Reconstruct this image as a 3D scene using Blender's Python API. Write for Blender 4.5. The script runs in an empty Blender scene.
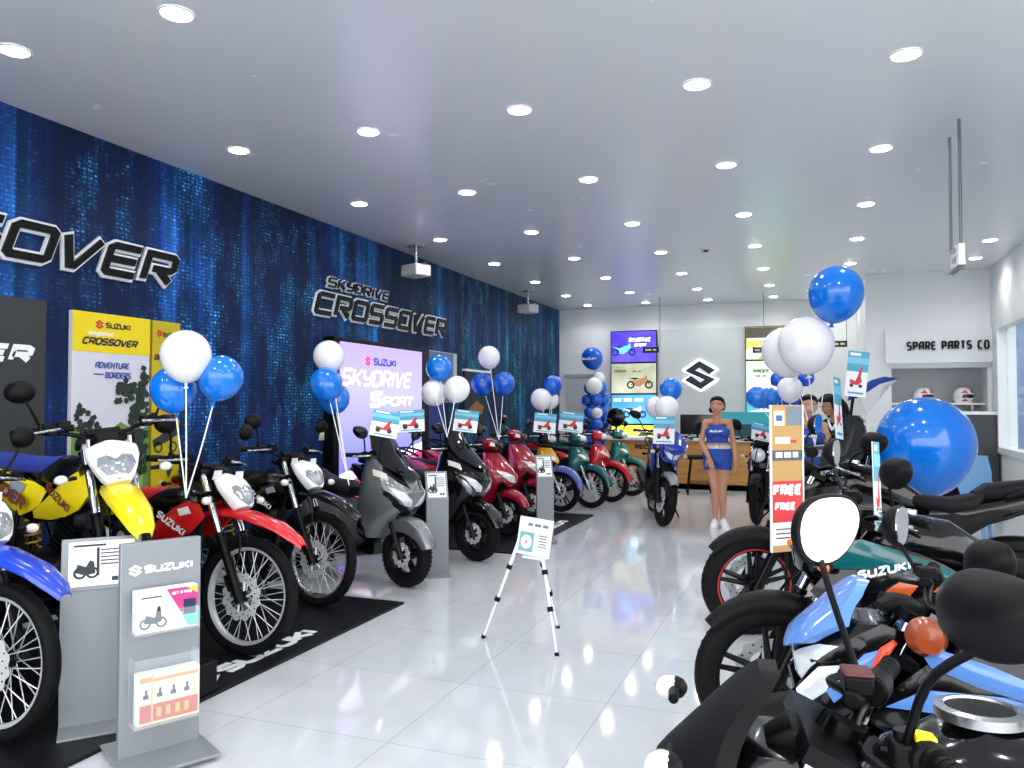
import bpy, math, random
from mathutils import Vector, Matrix
random.seed(7)
PI = math.pi
SC = bpy.context.scene
COL = SC.collection
V = Vector

# ------------------------------------------------------------------ materials
MATS = {}
def srgb(r, g, b):
    f = lambda c: (c/255/12.92) if c <= 10 else ((c/255+0.055)/1.055)**2.4
    return (f(r), f(g), f(b), 1)
def mat(name, col, rough=0.4, metal=0.0, coat=0.0, emit=None, es=0.0, trans=0.0, alpha=1.0, noise=0.0, nscale=30, ior=1.5, bump=0.0):
    if name in MATS: return MATS[name]
    m = bpy.data.materials.new(name); m.use_nodes = True
    nt = m.node_tree; b = nt.nodes['Principled BSDF']
    c = srgb(*col)
    b.inputs['Base Color'].default_value = c
    b.inputs['Roughness'].default_value = rough
    b.inputs['Metallic'].default_value = metal
    b.inputs['Coat Weight'].default_value = coat
    if sum(col) < 120 and not metal: b.inputs['Specular IOR Level'].default_value = .3 if coat else .18
    b.inputs['Coat Roughness'].default_value = 0.04
    b.inputs['IOR'].default_value = ior
    b.inputs['Transmission Weight'].default_value = trans
    b.inputs['Alpha'].default_value = alpha
    if emit:
        b.inputs['Emission Color'].default_value = srgb(*emit)
        b.inputs['Emission Strength'].default_value = es
    if noise or bump:
        tc = nt.nodes.new('ShaderNodeTexCoord')
        n = nt.nodes.new('ShaderNodeTexNoise'); n.inputs['Scale'].default_value = nscale; n.inputs['Detail'].default_value = 4
        nt.links.new(tc.outputs['Object'], n.inputs['Vector'])
        if noise:
            mr = nt.nodes.new('ShaderNodeMapRange')
            mr.inputs['To Min'].default_value = max(0.02, rough-noise); mr.inputs['To Max'].default_value = rough+noise
            nt.links.new(n.outputs['Fac'], mr.inputs['Value']); nt.links.new(mr.outputs['Result'], b.inputs['Roughness'])
        if bump:
            bp = nt.nodes.new('ShaderNodeBump'); bp.inputs['Strength'].default_value = bump; bp.inputs['Distance'].default_value = 0.002
            nt.links.new(n.outputs['Fac'], bp.inputs['Height']); nt.links.new(bp.outputs['Normal'], b.inputs['Normal'])
    MATS[name] = m
    return m

M_rubber = mat('tyre rubber', (13, 13, 15), 0.7, noise=0.1, bump=0.3)
M_black = mat('gloss black plastic', (6, 6, 8), 0.2, coat=0.25)
M_matt = mat('matt black plastic', (8, 8, 10), 0.5, noise=0.08, bump=0.2, nscale=300)
M_dark = mat('dark engine metal', (24, 25, 28), 0.4, metal=0.6, noise=0.08)
M_frame = mat('black painted steel', (7, 7, 9), 0.3)
M_chrome = mat('chrome', (225, 228, 232), 0.09, metal=1.0)
M_alu = mat('brushed aluminium', (185, 188, 192), 0.28, metal=1.0, noise=0.08)
M_seat = mat('seat vinyl black', (12, 12, 14), 0.55, bump=0.3, nscale=200)
M_lens = mat('headlight lens', (232, 238, 242), 0.08, coat=1.0, metal=0.25)
M_spoke = mat('bright wheel alloy', (212, 215, 218), 0.3, metal=.45)
M_white = mat('white plastic', (240, 242, 243), 0.25, coat=0.4)
M_amber = mat('amber lens', (235, 110, 20), 0.12, coat=0.8)
M_clearlens = mat('clear signal lens', (226, 224, 215), 0.12, coat=0.8)
M_redlens = mat('red lens', (170, 12, 16), 0.12, coat=0.8)
M_mirror = mat('mirror glass', (235, 238, 240), 0.015, metal=1.0)
M_smoke = mat('smoked screen', (8, 9, 12), 0.04, coat=1.0)
M_copper = mat('bronze engine', (120, 80, 45), 0.3, metal=0.8)
M_silver = mat('silver stand paint', (142, 147, 152), 0.4, metal=0.3, noise=0.05)
M_paper = mat('white paper', (238, 240, 242), 0.5)
M_ink = mat('dark ink', (45, 48, 56), 0.6)
M_redink = mat('red ink', (205, 42, 48), 0.5)
M_whiteink = mat('white ink', (240, 243, 246), 0.5)
M_tealcard = mat('teal card print', (70, 165, 190), 0.4)
M_acrylic = mat('clear acrylic', (225, 232, 238), 0.05, alpha=0.13)

# ------------------------------------------------------------------ mesh builder
class MB:
    def __init__(s, T=None):
        s.v = []; s.f = []; s.mi = []; s.mats = []; s.T = T or Matrix(); s.cur = 0
    def mat(s, m):
        if m not in s.mats: s.mats.append(m)
        s.cur = s.mats.index(m); return s
    def add(s, vs, fs, T=None):
        o = len(s.v); M = s.T @ T if T is not None else s.T
        s.v += [M @ V(p) for p in vs]
        s.f += [[i+o for i in f] for f in fs]; s.mi += [s.cur]*len(fs)
        return s
    def box(s, c, d, T=None, rz=0, ry=0, rx=0):
        x, y, z = d[0]/2, d[1]/2, d[2]/2
        vs = [(a*x, b*y, e*z) for a in (-1, 1) for b in (-1, 1) for e in (-1, 1)]
        fs = [(0,1,3,2), (4,6,7,5), (0,4,5,1), (2,3,7,6), (0,2,6,4), (1,5,7,3)]
        L = Matrix.Translation(c)
        if rz: L = L @ Matrix.Rotation(rz, 4, 'Z')
        if ry: L = L @ Matrix.Rotation(ry, 4, 'Y')
        if rx: L = L @ Matrix.Rotation(rx, 4, 'X')
        return s.add(vs, fs, (T @ L) if T is not None else L)
    def rings(s, rs, cap=True, closed=True, T=None):
        n = len(rs[0]); vs = [p for r in rs for p in r]; fs = []
        for i in range(len(rs)-1):
            for j in range(n if closed else n-1):
                k = (j+1) % n
                fs.append((i*n+j, i*n+k, (i+1)*n+k, (i+1)*n+j))
        if cap:
            fs.append(tuple(reversed(range(n)))); fs.append(tuple((len(rs)-1)*n+j for j in range(n)))
        return s.add(vs, fs, T)
    def bar(s, p0, p1, r0, r1=None, n=12, T=None, e=1.0):
        p0, p1 = V(p0), V(p1); r1 = r0 if r1 is None else r1
        d = (p1-p0).normalized(); a = d.orthogonal().normalized(); b = d.cross(a)
        rs = [[p + (a*math.cos(2*PI*k/n) + b*math.sin(2*PI*k/n)*e)*r for k in range(n)] for p, r in ((p0, r0), (p1, r1))]
        return s.rings(rs, T=T)
    def tube(s, pts, r, n=10, T=None, smooth=4):
        P = [V(p) for p in pts]
        if smooth and len(P) > 2:
            Q = []
            for i in range(len(P)-1):
                p0 = P[max(0, i-1)]; p1 = P[i]; p2 = P[i+1]; p3 = P[min(len(P)-1, i+2)]
                for k in range(smooth):
                    t = k/smooth
                    Q.append(0.5*((2*p1)+(p2-p0)*t+(2*p0-5*p1+4*p2-p3)*t*t+(3*p1-p0-3*p2+p3)*t**3))
            Q.append(P[-1]); P = Q
        rr = r if isinstance(r, (list, tuple)) else None
        rs = []; a = None
        for i, p in enumerate(P):
            d = (P[min(i+1, len(P)-1)]-P[max(i-1, 0)]).normalized()
            a = d.orthogonal().normalized() if a is None else (a - d*a.dot(d)).normalized()
            b = d.cross(a)
            if rr:
                t = i/(len(P)-1)*(len(rr)-1); k = min(int(t), len(rr)-2); R = rr[k]+(rr[k+1]-rr[k])*(t-k)
            else: R = r
            rs.append([p+(a*math.cos(2*PI*k/n)+b*math.sin(2*PI*k/n))*R for k in range(n)])
        return s.rings(rs, T=T)
    def lathe(s, prof, c=(0,0,0), ax='Z', n=32, T=None, cap=False):
        # prof: (radius, height) pairs; revolved about axis
        rs = []
        for r, h in prof:
            ring = []
            for k in range(n):
                a = 2*PI*k/n; x, y = r*math.cos(a), r*math.sin(a)
                p = {'Z': (x, y, h), 'Y': (x, h, y), 'X': (h, x, y)}[ax]
                ring.append(V(c)+V(p))
            rs.append(ring)
        return s.rings(rs, cap=cap, T=T)
    def ell(s, c, r, n=16, m=10, T=None, rot=None):
        L = Matrix.Translation(c)
        if rot is not None: L = L @ rot
        rs = []
        for i in range(m+1):
            t = PI*i/m; t = min(max(t, 0.02), PI-0.02)
            rs.append([(r[0]*math.sin(t)*math.cos(2*PI*k/n), r[1]*math.sin(t)*math.sin(2*PI*k/n), -r[2]*math.cos(t)) for k in range(n)])
        return s.rings(rs, T=(T @ L) if T is not None else L)
    def loft(s, secs, n=20, e=2.4, T=None):
        # sections along x: (x, zc, hw, hh[, exponent])
        rs = []
        for q in secs:
            x, zc, hw, hh = q[:4]; ee = q[4] if len(q) > 4 else e
            rs.append([(x, hw*math.copysign(abs(math.cos(a))**(2/ee), math.cos(a)), zc+hh*math.copysign(abs(math.sin(a))**(2/ee), math.sin(a))) for a in [2*PI*k/n for k in range(n)]])
        return s.rings(rs, T=T)
    def hull(s, H, n=24, T=None):
        return s.rings([hull_ring(q, n) for q in H], T=T)
    def prism(s, out, t, T=None):
        # outline in xy, extruded +z by t
        n = len(out)
        vs = [(p[0], p[1], 0) for p in out]+[(p[0], p[1], t) for p in out]
        fs = [tuple(reversed(range(n))), tuple(range(n, 2*n))]+[(i, (i+1) % n, n+(i+1) % n, n+i) for i in range(n)]
        return s.add(vs, fs, T)
    def dome(s, out, t, bulge=0.0, T=None, steps=(1.0, 0.86, 0.55, 0.2)):
        # star shaped outline of 3D points in any plane-ish; front side bulges along +normal
        P = [V(p) for p in out]; n = len(P); c = sum(P, V())/n
        nr = V()
        for i in range(n): nr += (P[i]-c).cross(P[(i+1) % n]-c)
        nr.normalize()
        rs = [[c+(p-c)*0.96-nr*t for p in P]]
        for k in steps:
            h = bulge*(1-k*k)
            rs.append([c+(p-c)*k+nr*h for p in P])
        return s.rings(rs, T=T)
    def build(s, name, m=None, parent=None, ang=38, sub=0, bev=0, label=None):
        me = bpy.data.meshes.new(name)
        me.from_pydata([tuple(v) for v in s.v], [], s.f)
        ms = s.mats or [m or M_matt]
        for q in ms: me.materials.append(q)
        if s.mats: me.polygons.foreach_set('material_index', s.mi)
        me.polygons.foreach_set('use_smooth', [True]*len(s.f))
        me.update(); me.set_sharp_from_angle(angle=math.radians(ang))
        o = bpy.data.objects.new(name, me); COL.objects.link(o)
        if parent is not None: o.parent = parent
        if bev:
            b = o.modifiers.new('bevel', 'BEVEL'); b.width = bev; b.segments = 2; b.limit_method = 'ANGLE'
        if sub:
            u = o.modifiers.new('sub', 'SUBSURF'); u.levels = sub; u.render_levels = sub
        if label: o['label'] = label
        return o

def hull_ring(q, n=24):
    z, xf, xb, hw = q[:4]; e = q[4] if len(q) > 4 else 2.2
    xc, a = (xf+xb)/2, (xf-xb)/2
    return [(xc+a*math.copysign(abs(math.cos(t))**(2/e), math.cos(t)), hw*math.copysign(abs(math.sin(t))**(2/e), math.sin(t)), z) for t in [2*PI*k/n for k in range(n)]]
def hull_x(H, y, z):
    H = sorted(H, key=lambda q: q[0])
    z = min(max(z, H[0][0]), H[-1][0])
    for i in range(len(H)-1):
        if H[i][0] <= z <= H[i+1][0]:
            t = (z-H[i][0])/max(1e-6, H[i+1][0]-H[i][0]); q = [a+(b-a)*t for a, b in zip(H[i][:4], H[i+1][:4])]
            e = H[i][4] if len(H[i]) > 4 else 2.2
            break
    xc, a, hw = (q[1]+q[2])/2, (q[1]-q[2])/2, q[3]
    u = min(0.985, abs(y)/hw)
    return xc+a*(1-u**e)**(1/e)
def on_hull(mb, H, out, off=0.006, T=None, steps=(1.0, 0.75, 0.5, 0.25, 0.04), bulge=0.0):
    # a thin shell that follows the hull's front: outline in (y, z)
    cy = sum(p[0] for p in out)/len(out); cz = sum(p[1] for p in out)/len(out)
    D = []
    for i in range(len(out)):
        a, b = out[i], out[(i+1) % len(out)]
        for k in range(3): D.append((a[0]+(b[0]-a[0])*k/3, a[1]+(b[1]-a[1])*k/3))
    rs = []
    rs.append([(hull_x(H, p[0], p[1])-0.02, p[0], p[1]) for p in D])
    for k in steps:
        rs.append([(hull_x(H, cy+(p[0]-cy)*k, cz+(p[1]-cz)*k)+off+bulge*(1-k*k), cy+(p[0]-cy)*k, cz+(p[1]-cz)*k) for p in D])
    return mb.rings(rs, T=T)

# ------------------------------------------------------------------ object helpers
def tag(o, label=None, cat=None, group=None, kind=None):
    if label: o['label'] = label
    if cat: o['category'] = cat
    if group: o['group'] = group
    if kind: o['kind'] = kind
    return o
def E(name, label, cat, loc=(0,0,0), rz=0, group=None, rx=0):
    o = bpy.data.objects.new(name, None); COL.objects.link(o)
    o.empty_display_size = 0.1
    o.location = loc; o.rotation_euler = (rx, 0, rz)
    return tag(o, label, cat, group)
KIDS = {}
def copy_tree(o, parent=None):
    c = o.copy(); COL.objects.link(c)
    if parent is not None: c.parent = parent
    for ch in [x for x in COL.objects if x.parent == o]: copy_tree(ch, c)
    return c

# ------------------------------------------------------------------ camera maths (used only to place objects on planes of the room)
CF, CTH, CPIT, CH = 785.0, math.radians(20.94), math.radians(1.54), 1.5
FW = V((-math.sin(CTH)*math.cos(CPIT), math.cos(CTH)*math.cos(CPIT), math.sin(CPIT)))
RT = V((math.cos(CTH), math.sin(CTH), 0)); UP = RT.cross(FW)
CO = V((0, 0, CH))
def ray(px, py): return FW+RT*((px-512)/CF)+UP*((384-py)/CF)
def pz(px, py, z=0.0): r = ray(px, py); return CO+r*((z-CH)/r.z)
def pX(px, py, X): r = ray(px, py); return CO+r*(X/r.x)
def pY(px, py, Y): r = ray(px, py); return CO+r*(Y/r.y)
def pd(px, py, d): return CO+ray(px, py)*d

# ------------------------------------------------------------------ stroke lettering
G = {
'A': (.9, [[(0,0),(0,.7),(.3,1),(.9,1),(.9,0)], [(0,.42),(.9,.42)]]),
'B': (.85, [[(0,0),(0,1),(.65,1),(.85,.85),(.85,.62),(.7,.5),(.85,.38),(.85,.15),(.65,0),(0,0)], [(0,.5),(.7,.5)]]),
'C': (.85, [[(.85,1),(.2,1),(0,.82),(0,.18),(.2,0),(.85,0)]]),
'D': (.9, [[(0,0),(0,1),(.65,1),(.9,.78),(.9,.22),(.65,0),(0,0)]]),
'E': (.8, [[(.8,1),(.18,1),(0,.85),(0,.15),(.18,0),(.8,0)], [(0,.5),(.7,.5)]]),
'F': (.8, [[(.8,1),(0,1),(0,0)], [(0,.52),(.65,.52)]]),
'G': (.9, [[(.9,1),(.2,1),(0,.82),(0,.18),(.2,0),(.9,0),(.9,.5),(.5,.5)]]),
'H': (.9, [[(0,0),(0,1)], [(.9,0),(.9,1)], [(0,.5),(.9,.5)]]),
'I': (.1, [[(.05,0),(.05,1)]]),
'K': (.85, [[(0,0),(0,1)], [(.85,1),(.2,.5),(.85,0)], [(0,.5),(.2,.5)]]),
'L': (.75, [[(0,1),(0,0),(.75,0)]]),
'M': (1.0, [[(0,0),(0,1),(.5,.4),(1,1),(1,0)]]),
'N': (.9, [[(0,0),(0,1),(.9,0),(.9,1)]]),
'O': (.9, [[(.2,0),(.7,0),(.9,.18),(.9,.82),(.7,1),(.2,1),(0,.82),(0,.18),(.2,0)]]),
'P': (.85, [[(0,0),(0,1),(.65,1),(.85,.85),(.85,.55),(.65,.42),(0,.42)]]),
'R': (.85, [[(0,0),(0,1),(.65,1),(.85,.85),(.85,.58),(.65,.44),(0,.44)], [(.4,.44),(.85,0)]]),
'S': (.85, [[(.85,1),(.2,1),(0,.84),(0,.64),(.18,.5),(.67,.5),(.85,.36),(.85,.16),(.65,0),(0,0)]]),
'T': (.85, [[(0,1),(.85,1)], [(.425,1),(.425,0)]]),
'U': (.9, [[(0,1),(0,.18),(.2,0),(.7,0),(.9,.18),(.9,1)]]),
'V': (.9, [[(0,1),(.35,0),(.5,0),(.9,1)]]),
'W': (1.1, [[(0,1),(.25,0),(.55,.7),(.85,0),(1.1,1)]]),
'X': (.85, [[(0,0),(.85,1)], [(0,1),(.85,0)]]),
'Y': (.9, [[(0,1),(0,.6),(.2,.46),(.9,.46)], [(.9,1),(.9,.2),(.7,0),(.1,0)]]),
'Z': (.85, [[(0,1),(.85,1),(0,0),(.85,0)]]),
'0': (.9, [[(.2,0),(.7,0),(.9,.18),(.9,.82),(.7,1),(.2,1),(0,.82),(0,.18),(.2,0)]]),
'1': (.3, [[(0,.8),(.25,1),(.25,0)]]),
'5': (.85, [[(.85,1),(0,1),(0,.55),(.65,.55),(.85,.4),(.85,.15),(.65,0),(0,0)]]),
' ': (.45, []),
}
def text_w(txt, h, gap=.38, wide=1.0):
    return sum(G[c][0]*wide+gap for c in txt)*h-gap*h
def text(mb, txt, h, w, t, T, shear=0.0, gap=.38, wide=1.0, x0=0.0):
    # letters in the xy plane of T, baseline at y=0, stroke width w (fraction of h), thickness t along z
    x = x0/h
    for c in txt:
        gw, paths = G[c]
        for pi, p in enumerate(paths):
            tt = t*(1+.12*pi)
            P = [V(((x+a*wide), b*(1-w)+w/2)) for a, b in p]
            closed = (P[0]-P[-1]).length < 1e-4
            if closed: P = P[:-1]
            n = len(P); L = []; R = []
            for i in range(n):
                if closed: d0 = (P[i]-P[i-1]).normalized(); d1 = (P[(i+1) % n]-P[i]).normalized()
                else:
                    d0 = (P[i]-P[i-1]).normalized() if i > 0 else None
                    d1 = (P[i+1]-P[i]).normalized() if i < n-1 else None
                    d0 = d0 or d1; d1 = d1 or d0
                n0 = V((-d0.y, d0.x)); n1 = V((-d1.y, d1.x)); m = (n0+n1)
                m = m.normalized() if m.length > 1e-5 else n0
                k = min(2.2, 1/max(0.2, m.dot(n1)))
                q = P[i].copy()
                if not closed and i == 0: q = q-d1*w*0.5*0.0
                L.append(q+m*(w/2*k)); R.append(q-m*(w/2*k))
            f3 = lambda q, z: ((q.x+q.y*shear)*h, q.y*h, z)
            vs = []; fs = []
            for i in range(n): vs += [f3(L[i], 0), f3(R[i], 0), f3(L[i], tt), f3(R[i], tt)]
            for i in range(n if closed else n-1):
                a = 4*i; b = 4*((i+1) % n)
                fs += [(a+2, a+3, b+3, b+2), (a, b, b+1, a+1), (a, a+2, b+2, b), (a+1, b+1, b+3, a+3)]
            if not closed:
                fs += [(0, 1, 3, 2), (4*(n-1), 4*(n-1)+2, 4*(n-1)+3, 4*(n-1)+1)]
            mb.add(vs, fs, T)
        x += gw*wide+gap
    return x*h
SLOGO = [(-.5,.14),(0,.5),(.5,.16),(.34,.04),(0,.27),(-.13,.17),(.5,-.16)][:6]
SLOGO = [(-.5,.15),(-.02,.5),(.5,.17),(.3,.02),(-.02,.26),(-.14,.17),(.5,-.15),(.02,-.5),(-.5,-.17),(-.3,-.02),(.02,-.26),(.14,-.17)]
def dashes(mb, w, h, n, t, T, seed=1):
    # a line of print too small to read: word-length bars
    rnd = random.Random(seed); x = 0; ws = [rnd.uniform(.6, 1.4) for _ in range(n)]; k = w/(sum(ws)+.35*(n-1))
    for q in ws: mb.box((x+q*k/2, h/2, t/2), (q*k, h, t), T); x += (q+.35)*k
def slogo(mb, h, t, T, wx=1.1):
    # S emblem as two strips of quads (concave outline, so split by hand)
    q = [(0,1,4,5), (1,2,3,4), (0,5,6,11), (11,6,7,10), (10,7,8,9)]
    P = [(x*h*wx, y*h) for x, y in SLOGO]
    for f in q: mb.prism([P[i] for i in reversed(f)], t, T)
def frame_T(o, xdir, ydir):
    x = V(xdir).normalized(); y = V(ydir); y = (y-x*y.dot(x)).normalized(); z = x.cross(y)
    M = Matrix((x, y, z)).transposed().to_4x4(); M.translation = V(o); return M
# ================================================================== setting
WX, BY, CZ, RX, SY = -5.1, 16.2, 3.55, 2.5, 13.5   # mural wall, back wall, ceiling, right wall, spare-parts wall
FY = -1.2
def struct(name, mb, m=None, parent=None, **k):
    return tag(mb.build(name, m, parent, **k), kind='structure')

def floor_material():
    m = bpy.data.materials.new('polished white porcelain tile'); m.use_nodes = True
    nt = m.node_tree; b = nt.nodes['Principled BSDF']; L = nt.links
    g = nt.nodes.new('ShaderNodeTexCoord'); mp = nt.nodes.new('ShaderNodeMapping')
    mp.inputs['Location'].default_value = (0.18, 0.1, 0)
    L.new(g.outputs['Object'], mp.inputs['Vector'])
    br = nt.nodes.new('ShaderNodeTexBrick'); br.offset = 0; br.squash = 1
    br.inputs['Scale'].default_value = 1; br.inputs['Brick Width'].default_value = 0.8; br.inputs['Row Height'].default_value = 0.8
    br.inputs['Mortar Size'].default_value = 0.003; br.inputs['Mortar Smooth'].default_value = 0.3
    br.inputs['Color1'].default_value = srgb(206, 209, 214); br.inputs['Color2'].default_value = srgb(201, 205, 211); br.inputs['Mortar'].default_value = srgb(170, 175, 182)
    L.new(mp.outputs['Vector'], br.inputs['Vector'])
    n = nt.nodes.new('ShaderNodeTexNoise'); n.inputs['Scale'].default_value = 2.2; n.inputs['Detail'].default_value = 8; n.inputs['Roughness'].default_value = .7
    L.new(mp.outputs['Vector'], n.inputs['Vector'])
    cr = nt.nodes.new('ShaderNodeValToRGB'); cr.color_ramp.elements[0].position = .4; cr.color_ramp.elements[0].color = (.9, .91, .93, 1); cr.color_ramp.elements[1].position = .6; cr.color_ramp.elements[1].color = (1, 1, 1, 1)
    L.new(n.outputs['Fac'], cr.inputs['Fac'])
    mx = nt.nodes.new('ShaderNodeMix'); mx.data_type = 'RGBA'; mx.blend_type = 'MULTIPLY'; mx.inputs['Factor'].default_value = .6
    L.new(br.outputs['Color'], mx.inputs['A']); L.new(cr.outputs['Color'], mx.inputs['B']); L.new(mx.outputs['Result'], b.inputs['Base Color'])
    b.inputs['Roughness'].default_value = .07; b.inputs['IOR'].default_value = 1.55
    return m
def mural_material():
    m = bpy.data.materials.new('printed night city mural'); m.use_nodes = True
    nt = m.node_tree; b = nt.nodes['Principled BSDF']; L = nt.links; N = nt.nodes.new
    tc = N('ShaderNodeTexCoord'); sp = N('ShaderNodeSeparateXYZ'); L.new(tc.outputs['Object'], sp.inputs[0])
    def comb(sy, sz, off=0):
        c = N('ShaderNodeCombineXYZ')
        for i, (o, s) in enumerate((('Y', sy), ('Z', sz))):
            k = N('ShaderNodeMath'); k.operation = 'MULTIPLY'; k.inputs[1].default_value = s; L.new(sp.outputs[o], k.inputs[0]); L.new(k.outputs[0], c.inputs[i])
        c.inputs[2].default_value = off
        return c
    def noise(sy, sz, det=2, off=0, rough=.5):
        n = N('ShaderNodeTexNoise'); n.inputs['Scale'].default_value = 1; n.inputs['Detail'].default_value = det; n.inputs['Roughness'].default_value = rough
        L.new(comb(sy, sz, off).outputs[0], n.inputs['Vector']); return n.outputs['Fac']
    def ramp(fac, stops, interp='LINEAR'):
        r = N('ShaderNodeValToRGB'); r.color_ramp.interpolation = interp
        while len(r.color_ramp.elements) < len(stops): r.color_ramp.elements.new(.5)
        for e, (p, c) in zip(r.color_ramp.elements, stops): e.position = p; e.color = c if len(c) == 4 else (*c, 1)
        L.new(fac, r.inputs['Fac']); return r.outputs['Color']
    def mix(a, bb, mode, f=1.0):
        x = N('ShaderNodeMix'); x.data_type = 'RGBA'; x.blend_type = mode
        if hasattr(f, 'links'): L.new(f, x.inputs['Factor'])
        else: x.inputs['Factor'].default_value = f
        L.new(a, x.inputs['A']); L.new(bb, x.inputs['B']); return x.outputs['Result']
    g = lambda v: (v, v, v)
    towers = ramp(noise(2.2, .10, 3), [(.36, (.0005, .002, .008)), (.45, (.001, .006, .026)), (.51, (.002, .016, .070)), (.57, (.005, .045, .15)), (.64, (.012, .10, .27))])
    fine = ramp(noise(7, .10, 3, 5), [(.38, g(.25)), (.50, g(.8)), (.64, g(2.2))])
    bands = ramp(noise(1.3, 1.0, 5, 9, .6), [(.34, g(.25)), (.50, g(.9)), (.66, g(2.4))])
    br = N('ShaderNodeTexBrick'); br.offset = 0; br.inputs['Scale'].default_value = 1; br.inputs['Brick Width'].default_value = .05; br.inputs['Row Height'].default_value = .032
    br.inputs['Mortar Size'].default_value = .008; br.inputs['Color1'].default_value = (1, 1, 1, 1); br.inputs['Color2'].default_value = (.25, .25, .25, 1); br.inputs['Mortar'].default_value = (.10, .10, .10, 1)
    L.new(comb(1, 1).outputs[0], br.inputs['Vector'])
    spark = ramp(noise(38, 38, 1, 2), [(.45, g(.3)), (.60, g(1.3)), (.72, g(3.2))])
    a = mix(towers, fine, 'MULTIPLY'); a = mix(a, bands, 'MULTIPLY'); w = mix(br.outputs['Color'], spark, 'MULTIPLY')
    lit = mix(a, w, 'MULTIPLY'); a2 = mix(a, lit, 'MIX', .62)
    glow = ramp(noise(4.5, 1.6, 6, 14, .7), [(.47, g(0)), (.62, (.02, .20, .36)), (.75, (.05, .40, .62))])
    blocks = ramp(noise(1.5, .24, 3, 21), [(.40, g(.12)), (.50, g(.55)), (.60, g(1.7))])
    glow = mix(mix(glow, w, 'MULTIPLY'), blocks, 'MULTIPLY'); a2 = mix(a2, glow, 'ADD')
    # towards the far end the print turns from royal blue to teal blue
    tr = N('ShaderNodeMapRange'); tr.inputs['From Min'].default_value = 6; tr.inputs['From Max'].default_value = 13; L.new(sp.outputs['Y'], tr.inputs['Value'])
    tint = N('ShaderNodeValToRGB'); tint.color_ramp.elements[0].color = (1.3, 1.15, 1.5, 1); tint.color_ramp.elements[1].color = (1.1, 1.75, 1.05, 1); L.new(tr.outputs[0], tint.inputs['Fac'])
    a2 = mix(a2, tint.outputs['Color'], 'MULTIPLY')
    base = N('ShaderNodeRGB'); base.outputs[0].default_value = (.0035, .013, .048, 1)
    a2 = mix(a2, base.outputs[0], 'ADD')
    L.new(a2, b.inputs['Base Color']); b.inputs['Roughness'].default_value = .6; b.inputs['Specular IOR Level'].default_value = .2
    return m

M_wall = mat('white wall paint', (228, 231, 232), 0.55, noise=.05, nscale=8)
M_ceil = mat('white satin ceiling', (222, 226, 230), 0.26, noise=.03, nscale=3)
M_floor = floor_material(); M_mural = mural_material()
struct('floor', MB().box((-1.3, 7.5, -.05), (7.6+1.0, 19.4, .1)), M_floor)
struct('ceiling', MB().box((-1.3, 7.5, CZ+.06), (7.8+1, 17.6, .12)), M_ceil)
struct('wall_left', MB().box((WX-.08, 7.5, CZ/2), (.16, 17.4, CZ)), M_mural)
struct('wall_back', MB().box((-2.1, BY+.08, CZ/2), (6.2, .16, CZ)), M_wall)
# lighter feature panel that carries the emblem, and the shallow door recess near the mural
struct('trim_1', MB().box((-2.06, BY-.02, 1.75), (1.72, .04, 2.6)), mat('pale grey feature panel', (205, 212, 213), .4))
d = struct('door_1', MB().box((-4.62, BY-.02, 1.05), (.62, .04, 2.1)), mat('grey door leaf', (196, 200, 203), .5))
MB().box((-4.62, BY-.03, 2.13), (.74, .06, .06)).box((-4.27, BY-.03, 1.05), (.05, .06, 2.1)).build('door_frame', mat('door frame grey', (170, 174, 178), .5), d)
# return wall and spare-parts wall
struct('wall_return', MB().box((.875, (BY+SY)/2+.25, CZ/2), (.15, BY-SY-.5, CZ)), M_wall)
sp = MB().box((.97, SY+.3, CZ/2), (.36, .6, CZ)).box((2.52, SY+.3, CZ/2), (.14, .6, CZ)).box((1.8, SY+.3, 2.81), (1.3, .6, CZ-2.07)).box((1.8, SY+.3, .42), (1.3, .6, .84))
struct('wall_spare_parts', sp, M_wall)
fas = struct('trim_2', MB().box((1.80, SY-.05, 2.40), (1.48, .10, .52)), mat('fascia white', (224, 228, 232), .4))
struct('wall_right', MB().box((RX+.1, 13.4, CZ/2), (.2, 1.0, CZ)).box((RX+.1, 10.9, 3.1), (.2, 4.0, .9)).box((RX+.1, 10.9, .42), (.2, 4.0, .84)).box((RX+.1, 7.0, CZ/2), (.2, 3.8, CZ)), M_wall)
M_wf = mat('window frame white', (226, 230, 232), .35)
w = struct('window_1', MB().box((RX+.03, 12.87, 1.75), (.16, .10, 1.86)).box((RX+.03, 10.9, 2.63), (.16, 3.84, .09)).box((RX+.03, 10.9, .86), (.16, 3.84, .09)).box((RX+.05, 10.9, 1.75), (.1, .06, 1.68)).box((RX+.03, 8.93, 1.75), (.16, .10, 1.86)), M_wf)
MB().box((RX+.07, 10.9, 1.75), (.012, 3.84, 1.68)).build('pane', mat('window glass', (215, 232, 240), .02, alpha=.25), w)
struct('baseboard_left', MB().box((WX+.01, 7.5, .05), (.02, 17.3, .1)), mat('dark baseboard', (18, 20, 30), .4))
struct('ground_light_block', MB().box((0, 0, -.16), (60, 60, .1)), mat('light block grey', (165, 163, 160), .9, noise=.05))  # unseen grey ground plane, added to keep world light from coming in below
# dark room seen through the window: a second showroom wall
struct('wall_outside', MB().box((RX+1.6, 14.9, 1.6), (3.4, .1, 3.6)).box((RX+3.3, 11.5, 1.6), (.1, 7, 3.6)), mat('glazed office wall', (60, 112, 150), .3))

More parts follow.
